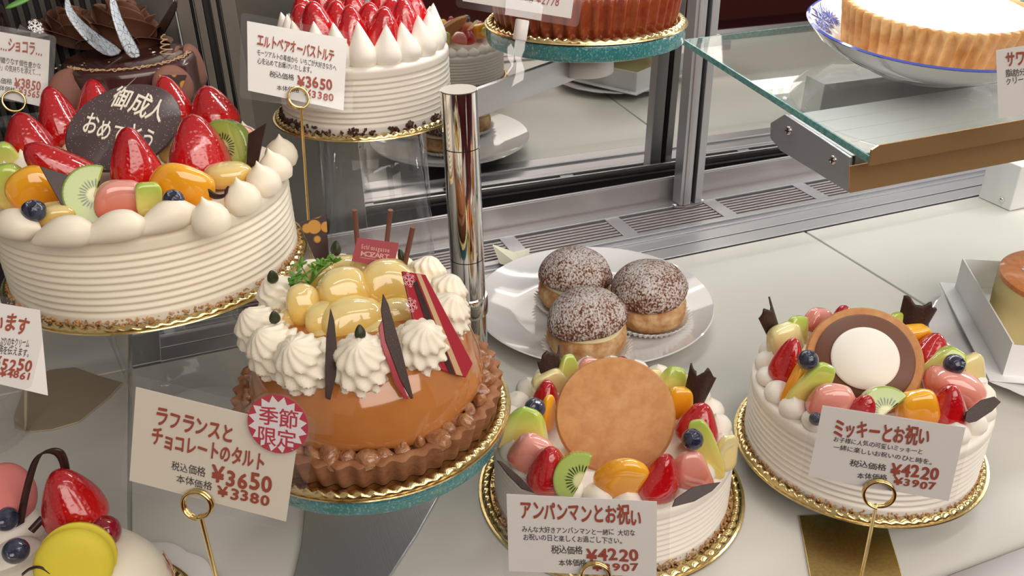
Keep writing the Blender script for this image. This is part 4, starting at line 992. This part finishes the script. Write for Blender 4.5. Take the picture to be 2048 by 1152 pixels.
# piped wire of gold chocolate along the front rim
pa = []
for i in range(120):
    a = math.radians(205 + i * 1.22); r = .0478 + .0016 * math.sin(i * .75); pa.append((CF[0] + r * math.cos(a), CF[1] + r * math.sin(a), zf + .0010 + .0008 * math.sin(i * 1.1)))
pb = []
for i in range(120):
    a = math.radians(205 + i * 1.22); r = .0478 - .0018 * math.sin(i * .75 + .6); pb.append((CF[0] + r * math.cos(a), CF[1] + r * math.sin(a), zf + .0012))
pc = [P(335, 112, zf + .003) + Vector((.006 * math.sin(i * .8) * (1 - i / 44), .003 * math.cos(i * .8), i * .0005)) for i in range(36)]
obj('piped_gold_line', MB().add(tube(pa, .0005, 6)).add(tube(pb, .0005, 6)).add(tube(pc, .0005, 6)), M['wire_gold'], parent=Fk)
mb = MB()
for px, py in ((112, 136), (120, 130), (164, 130), (168, 126), (218, 124), (300, 98), (308, 104), (322, 96), (304, 106)):
    p = P(px, py, zf + .0012); mb.add(blob(.0016, .0009, .0005, 1, 1, 0, 8, 5, .3, px), RT(p, 0, 0, px * 7))
obj('gold_leaf_flakes', mb, M['foil'], parent=Fk, kind='stuff')
for px, py, z, wpx, rx, ry, rz in ((150, 186, zf - .018, 96, 68, 0, 10), (342, 175, zf - .018, 86, 74, 0, 30), (378, 135, zf - .016, 90, 80, 0, 74)):
    p = P(px, py, z); macaron('macaron', RT(p, rx, ry, rz), wpx * mpp(p) / 2, Fk, 'macaron_choc')
Mx = RT(P(345, 152, zf - .008), 72, 0, 30); w_ = [Mx.inverted() @ on_plane(Mx, *a, .007)[0] for a in ((316, 150), (374, 150), (362, 178), (340, 192))]
obj('chocolate_plate', prism([(a.x, a.y) for a in w_], .0012), M['choc_spots'], Mx @ Matrix.Translation((0, 0, .007)), Fk, smooth=False)

# dark mirror-glazed cake at the top left corner
CG = (-.185, .800); zg = .300
tag(obj('cylinder_stand', lathe([(.030, 0), (.030, .056), (.046, .058), (.046, .0605)], 48), M['acrylic'], RT((*CG, .1914))), 'short clear stand under the black glazed cake at the far left', 'stand')
G_ = thing('glazed_cake', 'black mirror-glazed chocolate cake in the top left corner', 'cake', (*CG, .2535))
obj('mirror_glaze', lathe([(.060, 0), (.062, .003), (.062, zg - .2535 - .010), (.058, zg - .2535 - .002), (.052, zg - .2535), (.001, zg - .2535)], 80), mat('black_glaze', (.018, .010, .008), .08, coat=1, c2=(.06, .04, .015), nscale=260, lo=.55, hi=.75), RT((*CG, .2535)), G_)
p = P(38, 5, zg + .002); obj('sugar_leaf', blob(.011, .0042, .0018, 1, 1, 0, 20, 10), M['leaf_green'], RT(p, 0, -14, 30), G_)
for k, pts in enumerate(([(62, 35), (97, 72), (60, 78)], [(40, 48), (66, 66), (32, 66)])):
    o = plate_px('chocolate_plate', pts, .270, M['choc'], G_, 70, 10, .0014)
    if k == 0:
        Mx = RT(P(60, 78, .270), 70, 0, 10); mb = MB(); c = on_plane(Mx, 70, 52, .0009)[0]; flake(mb, c, .0055, Mx, 0); c = on_plane(Mx, 80, 60, .0009)[0]; flake(mb, c, .003, Mx, 0)
        obj('snowflake_print', mb, M['icing'], parent=o, smooth=False)

# ------------------------------------------------------------------ brown tart on the upper disc
board(IC, .2693, .0822, 'gold scalloped cake board under the dark brown tart at the top', 66)
t = thing('brown_tart', 'dark brown tart, coloured with a red reflection, on the upper glass disc', 'tart', (*IC, .2713))
obj('tart_crust', tart_shell(.0715, .0760, .0300, 46, .024, .006, .002), M['crust_red_reflection'], RT((*IC, .2713)), t)
obj('baked_filling', lathe([(.0685, .0285), (.066, .031), (.03, .0335), (.001, .034)], 64), M['cheese_top'], RT((*IC, .2713)), t)

# ------------------------------------------------------------------ white topped tart on the blue patterned dish, on the glass shelf
sl = math.degrees(math.atan2(.03, .249))
def shelf_pt(px, py, up=0):                           # seen point lying on the shelf's upper side
    n = Vector((0, -.1196, .9928)); O = FL + nn + n * up; d = Vector(ray(px, py).tolist()); c = Vector(CP.tolist()); return c + d * ((O - c).dot(n) / d.dot(n))
cK = shelf_pt(1836, 134); KM = RT(cK, sl, 0, 0)
RK = .100
J = tag(put(bpy.data.objects.new('porcelain_dish', None), KM, None), 'blue rimmed white porcelain dish under the white topped tart', 'dish')
obj('bowl', lathe([(.044, .0003), (.047, .0003), (.049, .004), (.070, .011), (.092, .0245), (RK, .0340), (RK - .0005, .0352), (RK - .0022, .0350), (.090, .0275), (.068, .0145), (.052, .0095), (.001, .009)], 128), M['porcelain'], KM, J)
blue = mat('cobalt_glaze', (.06, .09, .42), .12, coat=1)
obj('blue_rim', lathe([(RK - .0001, .0338), (RK + .0006, .0348), (RK - .0010, .0358), (RK - .0022, .0352)], 128, cap=False), blue, KM, J)
def bowl_pt(a, r):                                    # point on the dish's inner wall
    z = np.interp(r, [.052, .068, .090, .0978], [.0095, .0145, .0275, .0350]); return Vector((r * math.cos(a), r * math.sin(a), z + .0003))
mb = MB(); q = random.Random(4)
for a, r, R in ((130, .086, .0110), (120, .084, .010), (141, .084, .009), (168, .087, .010), (158, .086, .009)):
    a = math.radians(a)
    for k in range(9):
        b = k * 2 * math.pi / 9
        def fn(u, v, a=a, r=r, R=R, b=b): 
            rr = R * v * (.75 + .25 * math.sin(u * math.pi * 3)); an = b + (u - .5) * .52
            return tuple(bowl_pt(a + rr * math.sin(an) / r, min(.0975, r + rr * math.cos(an))))
        mb.add(patch(fn, 5, 4))
obj('blue_flower', mb, mat('cobalt_wash', (.12, .17, .55), .15, coat=1, c2=(.02, .03, .25), nscale=300), KM, J, solid=.0002)
mb = MB()
for a, r0, r1, da in ((128, .090, .0972, 4), (132, .089, .0965, -5), (125, .090, .0968, -6), (134, .091, .096, 6), (129, .088, .096, -7), (180, .086, .096, 4), (184, .084, .094, -5)):
    mb.add(tube([bowl_pt(math.radians(a + da * k / 6), r0 + (r1 - r0) * k / 6) for k in range(7)], .0005, 6))
obj('blue_brush_marks', mb, blue, KM, J)
obj('doily', lathe([(.001, .0095), (.058, .0125), (.0645, .0150)], 180, lambda t, j, r, z: (r * (1 + (.014 * math.cos(60 * t) if j == 2 else 0)), z, t), cap=False), M['gold'], KM, J, solid=.0003)
KT = KM @ Matrix.Translation((.005, .001, .0132))
t = tag(put(bpy.data.objects.new('cream_tart', None), KT, None), 'tall golden tart with a smooth white cream top, upper right', 'tart')
obj('tart_crust', tart_shell(.0690, .0765, .0400, 50, .026, .0055, .004), M['crust_gold'], KT, t)
obj('white_icing', lathe([(.0705, .0355), (.0700, .0385), (.066, .0395), (.001, .0400)], 96), M['icing'], KT, t)

# ------------------------------------------------------------------ cheesecake in its white tray box at the right edge
u = (P(2040, 730, .03) - P(1922, 527, .03)); u.z = 0; ang = math.degrees(math.atan2(u.y, u.x)); BO = P(1922, 527, .038)
BM = RT((BO.x, BO.y, .0115), 0, 0, ang + 90)
# doily plate below
pc_ = BM @ Vector((.065, -.085, 0))
tag(obj('scalloped_plate', lathe([(.050, 0), (.060, .001), (.098, .0085), (.104, .0098), (.100, .0102), (.060, .003), (.001, .0028)], 160, lambda t, j, r, z: (r * (1 + (.018 * abs(math.sin(9 * t)) if j in (3, 4) else 0)), z, t)), M['porcelain'], RT((pc_.x, pc_.y, .0008))), 'white scalloped plate under the cheesecake box', 'plate')
t = tag(put(bpy.data.objects.new('box_tray', None), BM, None), 'white folded card box tray holding the cheesecake', 'box')
obj('tray_base', box(-.012, .16, -.158, .008, 0, .0012), M['white_card'], BM, t, smooth=False)
obj('box_wall', prism3([(0, 0, .0012), (0, -.150, .0012), (0, -.150, .0320), (0, 0, .0320)], (.0012, 0, 0)), M['white_card'], BM, t, smooth=False)
obj('box_wall', prism3([(.0012, -.0012, .0012), (.16, -.0012, .0012), (.16, -.0012, .0320), (.0012, -.0012, .0320)], (0, .0012, 0)), M['white_card'], BM, t, smooth=False)
obj('box_wall', prism3([(.0012, -.150, .0012), (.16, -.150, .0012), (.16, -.150, .0300), (.0012, -.150, .0300)], (0, .0012, 0)), M['white_card'], BM, t, smooth=False)
obj('box_floor', box(.0014, .16, -.1486, -.0014, .0013, .0030), M['white_card'], BM, t, smooth=False)
cc = BM @ Vector((.0665, -.075, 0))
t = thing('cheesecake', 'pale yellow cheesecake with a browned orange top at the right edge', 'cake', (cc.x, cc.y, .0148))
obj('cheesecake_body', lathe([(.056, 0), (.0575, .004), (.0585, .030), (.0585, .047), (.0575, .0505), (.055, .0515), (.001, .0515)], 96), M['cheese_side'], RT((cc.x, cc.y, .0148)), t)
obj('browned_top', lathe([(.0588, .0475), (.0582, .0512), (.0555, .0522), (.050, .0526), (.001, .0526)], 96), M['cheese_top'], RT((cc.x, cc.y, .0148)), t)
q = random.Random(8); mb = MB()
for i in range(150):
    a = q.uniform(0, 6.283); r = .040 * math.sqrt(q.random()); s = q.uniform(.001, .0032)
    mb.add(blob(s, s * .8, .0004, 1, 1, 0, 8, 5, .3, i), RT((cc.x + r * math.cos(a), cc.y + r * math.sin(a), .0148 + .0529), 0, 0, i * 40))
obj('glazed_sugar', mb, M['icing'], parent=t, kind='stuff')

# ------------------------------------------------------------------ small cake with macarons at the lower left
CN = (-.118, .405); zn = .0035
tag(obj('scalloped_plate', lathe([(.040, 0), (.050, .001), (.074, .004), (.080, .0052), (.076, .0056), (.050, .0022), (.001, .0020)], 160, lambda t, j, r, z: (r * (1 + (.03 * abs(math.sin(9 * t)) if j in (3, 4) else 0)), z, t)), M['porcelain'], RT((*CN, .0008))), 'white scalloped plate under the small macaron cake, lower left', 'plate')
board(CN, .0064, .0680, 'gold scalloped cake board under the small macaron cake', 54)
zn = .0084
Nk = thing('small_cake', 'small domed cream cake with macarons, strawberry and chocolate loop', 'cake', (*CN, zn))
obj('cream_dome', lathe([(.054, 0), (.0565, .004), (.0570, .016), (.0560, .030), (.0515, .042), (.0420, .0495), (.0280, .0535), (.012, .055), (.001, .0553)], 96, lambda t, j, r, z: (r * (1 + .008 * math.sin(6 * t)), z, t)), M['cream_ivory'], RT((*CN, zn)), Nk, sub=1)
q = random.Random(12)
for i in range(40):
    a = q.uniform(-1.9, 1.9) + .2; z = q.uniform(.002, .034)
    obj('almond_flake', blob(.0055, .0035, .0006, 1, 1, 0, 12, 6, .1, i), M['almond'], RT((CN[0] + .0572 * math.cos(a), CN[1] + .0572 * math.sin(a), zn + z), q.uniform(60, 110), q.uniform(-30, 30), math.degrees(a) + 90), Nk)
zt = zn + .058
strawberry(142, 1002, zt + .012, 118, 132, Nk, -6, -6, 0)
blueberry(208, 1064, zt - .002, 66, Nk, m='currant')
p = P(152, 1122, zt + .004); macaron('macaron', RT(p, 70, 12, -10), 74 * mpp(p), Nk, 'macaron_yellow')
p = P(8, 990, zt + .008); macaron('macaron', RT(p, 62, 10, 60), 62 * mpp(p), Nk, 'macaron_pink')
for px, py in ((26, 1118), (12, 1050)):
    p = P(px, py, zt - .004); obj('cream_dollop', g_dollop(62 * mpp(p), .020, .1), M['cream'], RT(p, 24, 0, 0) @ Matrix.Translation((0, 0, -.016)), Nk)
blueberry(32, 1102, zt + .010, 54, Nk, 60); blueberry(12, 1038, zt + .004, 52, Nk, 60)
loop([(40, 1050, zt - .002), (52, 985, zt + .018), (72, 920, zt + .036), (96, 902, zt + .041), (120, 908, zt + .038), (131, 940, zt + .026), (132, 985, zt + .012)], 0, .0060, Nk, (.8, -.3, .5))
loop([(44, 1150, zt + .006), (60, 1138, zt + .010), (80, 1136, zt + .010), (100, 1148, zt + .006)], 0, .005, Nk, (.3, -.6, .7))
obj('chocolate_stick', tube([P(62, 1062, zt), P(86, 1036, zt + .004)], .0022, 8), M['choc'], parent=Nk)

# clear glass bowl at the left edge
g = lathe([(.030, .001), (.034, .0), (.038, .006), (.052, .050), (.050, .050), (.036, .008), (.001, .006)], 72, lambda t, j, r, z: (r * (.8 + .024 * math.sin(18 * t + z * 60)), z, t))
p = P(-42, 838, .02); tag(obj('glass_bowl', g, M['acrylic'], RT((p.x, p.y, .0008))), 'crinkled clear glass bowl at the left edge below the big cake', 'bowl')

# ------------------------------------------------------------------ price cards and their holders
up3 = Vector((0, 0, 1))
cE = card('strawberry cake price card, ¥3650, clipped upright before the strawberry cake', [(494, 42), (694, 78), (687, 221), (496, 181)], 0.645, [
    ('T', 'エルトベアオーバストルテ', (513, 90), (668, 122), 25, .035), ('D', 'モーツアルトの苺畑から いちごが大好きな方へ', (513, 110), (672, 141), 12, .008),
    ('D', '心を込めてお届けいたします。', (514, 126), (628, 147), 12, .008), ('D', '税込価格', (538, 152), (588, 161), 12, .008), ('R', '¥3650', (594, 172), (666, 182), 20, .04),
    ('D', '本体価格', (553, 179), (598, 186), 10, .008), ('R', '¥3380', (609, 193), (668, 204), 14, .035)], margins=(.06, .07, .06, .09))
at, n = cE[1], cE[2]; r = at(595, 198) + n * .0025; f = Vector((r.x - .016, r.y, .0018))
holder('tall brass ring holder of the strawberry cake card, its wire running down', r, 21 * mpp(r), f, [Vector((f.x + dx, r.y + dy, 0)) for dx, dy in ((-.025, -.02), (.025, -.02), (.025, .03), (-.025, .03))], n=n)
cC = card('pear tart price card, ¥3650, cream paper with a round pink sticker', [(272, 774), (599, 854), (572, 1043), (259, 961)], 0.4, [
    ('T', 'ラフランスと', (310, 845), (468, 885), 38, .045), ('T', 'チョコレートのタルト', (303, 886), (530, 940), 36, .045), ('D', '税込価格', (343, 936), (410, 953), 19, .004),
    ('R', '¥3650', (424, 962), (546, 986), 32, .045), ('D', '本体価格', (353, 963), (424, 979), 17, .004), ('R', '¥3380', (437, 991), (541, 1011), 21, .04)], m='paper_cream', margins=(.04, .08, .10, .06))
t, at, n = cC[:3]
c = at(559, 845) + n * .0016; R = 63 * mpp(c); ex = cC[3]; ey = n.cross(ex)
st = obj('round_sticker', prism3([c + (ex * math.cos(a) + ey * math.sin(a)) * R for a in [2 * math.pi * i / 64 for i in range(64)]], n * .0004), M['ink_crimson'], parent=t, smooth=False)
ol = obj('clear_disc', prism3([c + n * .0008 + (ex * math.cos(a) + ey * math.sin(a)) * R * 1.08 for a in [2 * math.pi * i / 64 for i in range(64)]], n * .0002), M['sleeve'], parent=st, smooth=False)
pts = []
for i in range(32):
    a = 2 * math.pi * i / 32 + .1; k = R * (.98 if i % 2 else .76); pts.append(c + n * .0005 + (ex * math.cos(a) + ey * math.sin(a)) * k)
obj('starburst', prism3(pts, n * .0001), mat('sticker_white', (.86, .82, .82), .5), parent=st, smooth=False)
mb = MB()
for text, a, b in (('季節', (521, 839), (600, 852)), ('限定', (517, 879), (596, 892))):
    p0 = at(*a) + n * .0023; p1 = at(*b) + n * .0023; e = p1 - p0; wd = e.length; e.normalize(); text_mb(mb, text, p0, e, n.cross(e), 37 * mpp(p0), wd, .012, 0, 0)
obj('sticker_lettering', mb, M['ink_crimson'], parent=st, smooth=False)
r = at(400, 1003) + n * .0025; f = P(400, 1240, 0)
holder('brass ring holder of the pear tart card, lower left', r, 29 * mpp(r), (r.x, r.y, .0018), [Vector((r.x + dx, r.y + dy, 0)) for dx, dy in ((-.02, -.03), (.02, -.03), (.02, .02), (-.02, .02))], n=n)
cA = card('price card of ¥4220 before the front centre fruit cake', [(1013, 988), (1314, 1003), (1313, 1154), (1018, 1142)], 0.47, [
    ('T', 'アンパンマンとお祝い', (1040, 1034), (1284, 1048), 38, .04), ('D', 'みんな大好きアンパンマンと一緒に 大切な', (1044, 1063), (1271, 1070), 13, .008), ('D', 'お祝いの日と楽しくお過ごし下さい。', (1046, 1078), (1252, 1087), 13, .008),
    ('D', '税込価格', (1102, 1104), (1166, 1107), 17, .008), ('R', '¥4220', (1173, 1119), (1280, 1122), 23, .045), ('D', '本体価格', (1118, 1130), (1174, 1131), 14, .008), ('R', '¥3907', (1186, 1140), (1280, 1141), 15, .04)], margins=(.045, .035, .085, .05))
at, n = cA[1], cA[2]; r = at(1192, 1146) + n * .0025
holder('brass ring holder of the front centre cake card', r, 28 * mpp(r), (r.x - .004, r.y - .004, .0018), [Vector((r.x + dx, r.y + dy, 0)) for dx, dy in ((-.02, -.03), (.02, -.03), (.02, .02), (-.02, .02))], n=n)
cBc = card('price card of ¥4220 leaning before the right fruit cake', [(1645, 811), (1931, 855), (1897, 1002), (1616, 952)], 0.49, [
    ('T', 'ミッキーとお祝い', (1664, 868), (1858, 888), 36, .04), ('D', 'お子様に人気の可愛いミッキーと', (1666, 881), (1846, 908), 11, .006), ('D', '一緒に楽しいお祝いのひと時を。', (1666, 897), (1872, 930), 11, .006),
    ('D', '税込価格', (1698, 929), (1772, 941), 14, .006), ('R', '¥4220', (1780, 948), (1878, 961), 24, .045), ('D', '本体価格', (1714, 955), (1774, 961), 13, .006), ('R', '¥3907', (1787, 967), (1872, 980), 15, .04)], margins=(.07, .05, .04, .09))
at, n = cBc[1], cBc[2]; r = at(1757, 983) + n * .0025; f = P(1712, 1205, .0018)
holder('brass ring holder with gold base plate before the right fruit cake', r, 29 * mpp(r), f, [P(*a) for a in ((1597, 1034), (1760, 1030), (1776, 1062), (1830, 1240), (1636, 1250))], n=n)
cDc = card('price card of ¥5250 below the big celebration cake, cut by the left edge', [(-207, 571), (80, 620), (96, 791), (-185, 725)], 0.5, [
    ('T', 'ざいます', (-46, 652), (54, 667), 34, .04), ('D', 'ぷりの生クリーム', (-2, 690), (58, 694), 17, .008), ('D', '柄を伝えます。', (-6, 706), (63, 714), 16, .008), ('R', '¥5250', (-18, 735), (63, 744), 21, .045), ('R', '¥4861', (-2, 751), (62, 761), 13, .04)], az=0, tilt=20, margins=(.04, .06, .07, .06))
at, n = cDc[1], cDc[2]; r = at(46, 742) - n * .004
holder('brass wire holder on a gold base plate below the big celebration cake', r, .006, P(51, 858, .0018), [P(*a) for a in ((28, 835), (52, 770), (100, 742), (150, 737), (200, 755), (246, 768), (222, 795), (160, 846), (105, 862), (60, 866), (30, 858))], tilt=M['gold_pale'] and 'gold_pale', n=n)
cFc = card('price card of ¥3850 at the left edge before the chocolate rose cake', [(-118, 43), (100, 81), (94, 216), (-115, 168)], 0.785, [
    ('T', 'chocolat…ショコラ…', (-66, 88), (84, 111), 26, .035), ('D', 'の扉が織りなす個性豊かな', (-26, 121), (82, 138), 12, .006), ('D', '「ありがとう」の気持ちを添えて…。', (-46, 133), (86, 152), 12, .006),
    ('D', '税込価格', (-22, 162), (24, 169), 11, .006), ('R', '¥3850', (28, 174), (82, 183), 17, .04), ('D', '本体価格', (-12, 178), (30, 186), 10, .006), ('R', '¥3565', (36, 189), (80, 197), 12, .035)], az=0, tilt=20, margins=(.05, .06, .06, .08))
at, n = cFc[1], cFc[2]; r = at(28, 203) + n * .0025
hF = holder('brass ring holder of the chocolate cake card, upper left', r, 20 * mpp(r), (r.x, max(r.y, .732), .1926), n=n)
obj('base_plate', box(r.x - .016, r.x + .016, max(r.y, .732) - .014, max(r.y, .732) + .014, .1912, .1926), M['gold_flat'], parent=hF, smooth=False)
cI = card('price card of ¥2778 on a clear clip before the brown tart', [(938, -133), (1161, -95), (1142, 37), (925, 2)], 0.6, [
    ('D', '本体価格', (1012, -4), (1066, 5), 13, .006), ('R', '¥2778', (1072, 6), (1118, 14), 16, .01), ('R', '¥3000', (1058, -16), (1128, -6), 20, .035)], az=0, tilt=15, margins=(.03, .05, .09, .06))
at, n, ex, ey = cI[1], cI[2], cI[3], cI[4]
# clear clip holding that card on the arm
j = at(1040, 50); foot = Vector((j.x, j.y, .247))
t = thing('card_clip', 'clear plastic clip with a white swivel gripping the steel arm', 'clip', at(1035, 135))
u_ = at(1035, 60) + n * .002
c0 = at(1045, 20)
obj('sleeve_jaw', prism3([at(x, y) + n * .0022 for x, y in ((1010, 30), (1012, 2), (1020, -4), (1080, 6), (1086, 14), (1082, 42))], n * .0006), M['clip_plastic'], parent=t, smooth=False)
a0, a1 = at(1045, 40) + n * .002, at(1040, 74) + n * .002
d = (a1 - a0).normalized()
obj('swivel', MB().add(lathe([(.0042, 0), (.0046, .0006), (.0046, .0124), (.0042, .013)], 28), Matrix.Translation(a0) @ d.to_track_quat('Z', 'Y').to_matrix().to_4x4()), M['white_plastic'], parent=t)
for pts in (((1030, 78), (1052, 82), (1050, 100), (1043, 118), (1050, 140), (1048, 160), (1022, 175), (1030, 150), (1032, 125), (1026, 105)), ((1022, 86), (1014, 95), (1014, 115), (1022, 130), (1010, 148), (1016, 150), (1028, 132), (1030, 100))):
    obj('clip_jaw', prism3([at(x, y) for x, y in pts], n * .0045), M['clip_plastic'], parent=t, smooth=False, bevel=.0004)
cKc = card('price card at the right edge before the white topped tart', [(1992, 100), (2207, 66), (2210, 203), (1997, 237)], 0.66, [
    ('T', 'サワークリーム', (2012, 132), (2150, 110), 28, .04), ('D', '脂肪分の少ないサワー', (2012, 154), (2150, 133), 13, .008), ('D', 'クリームで仕上げました', (2012, 170), (2150, 147), 13, .008)], az=0, tilt=15, margins=(.06, .07, .06, .05))
# remove the source of the lettering
bpy.data.objects.remove(_fo)
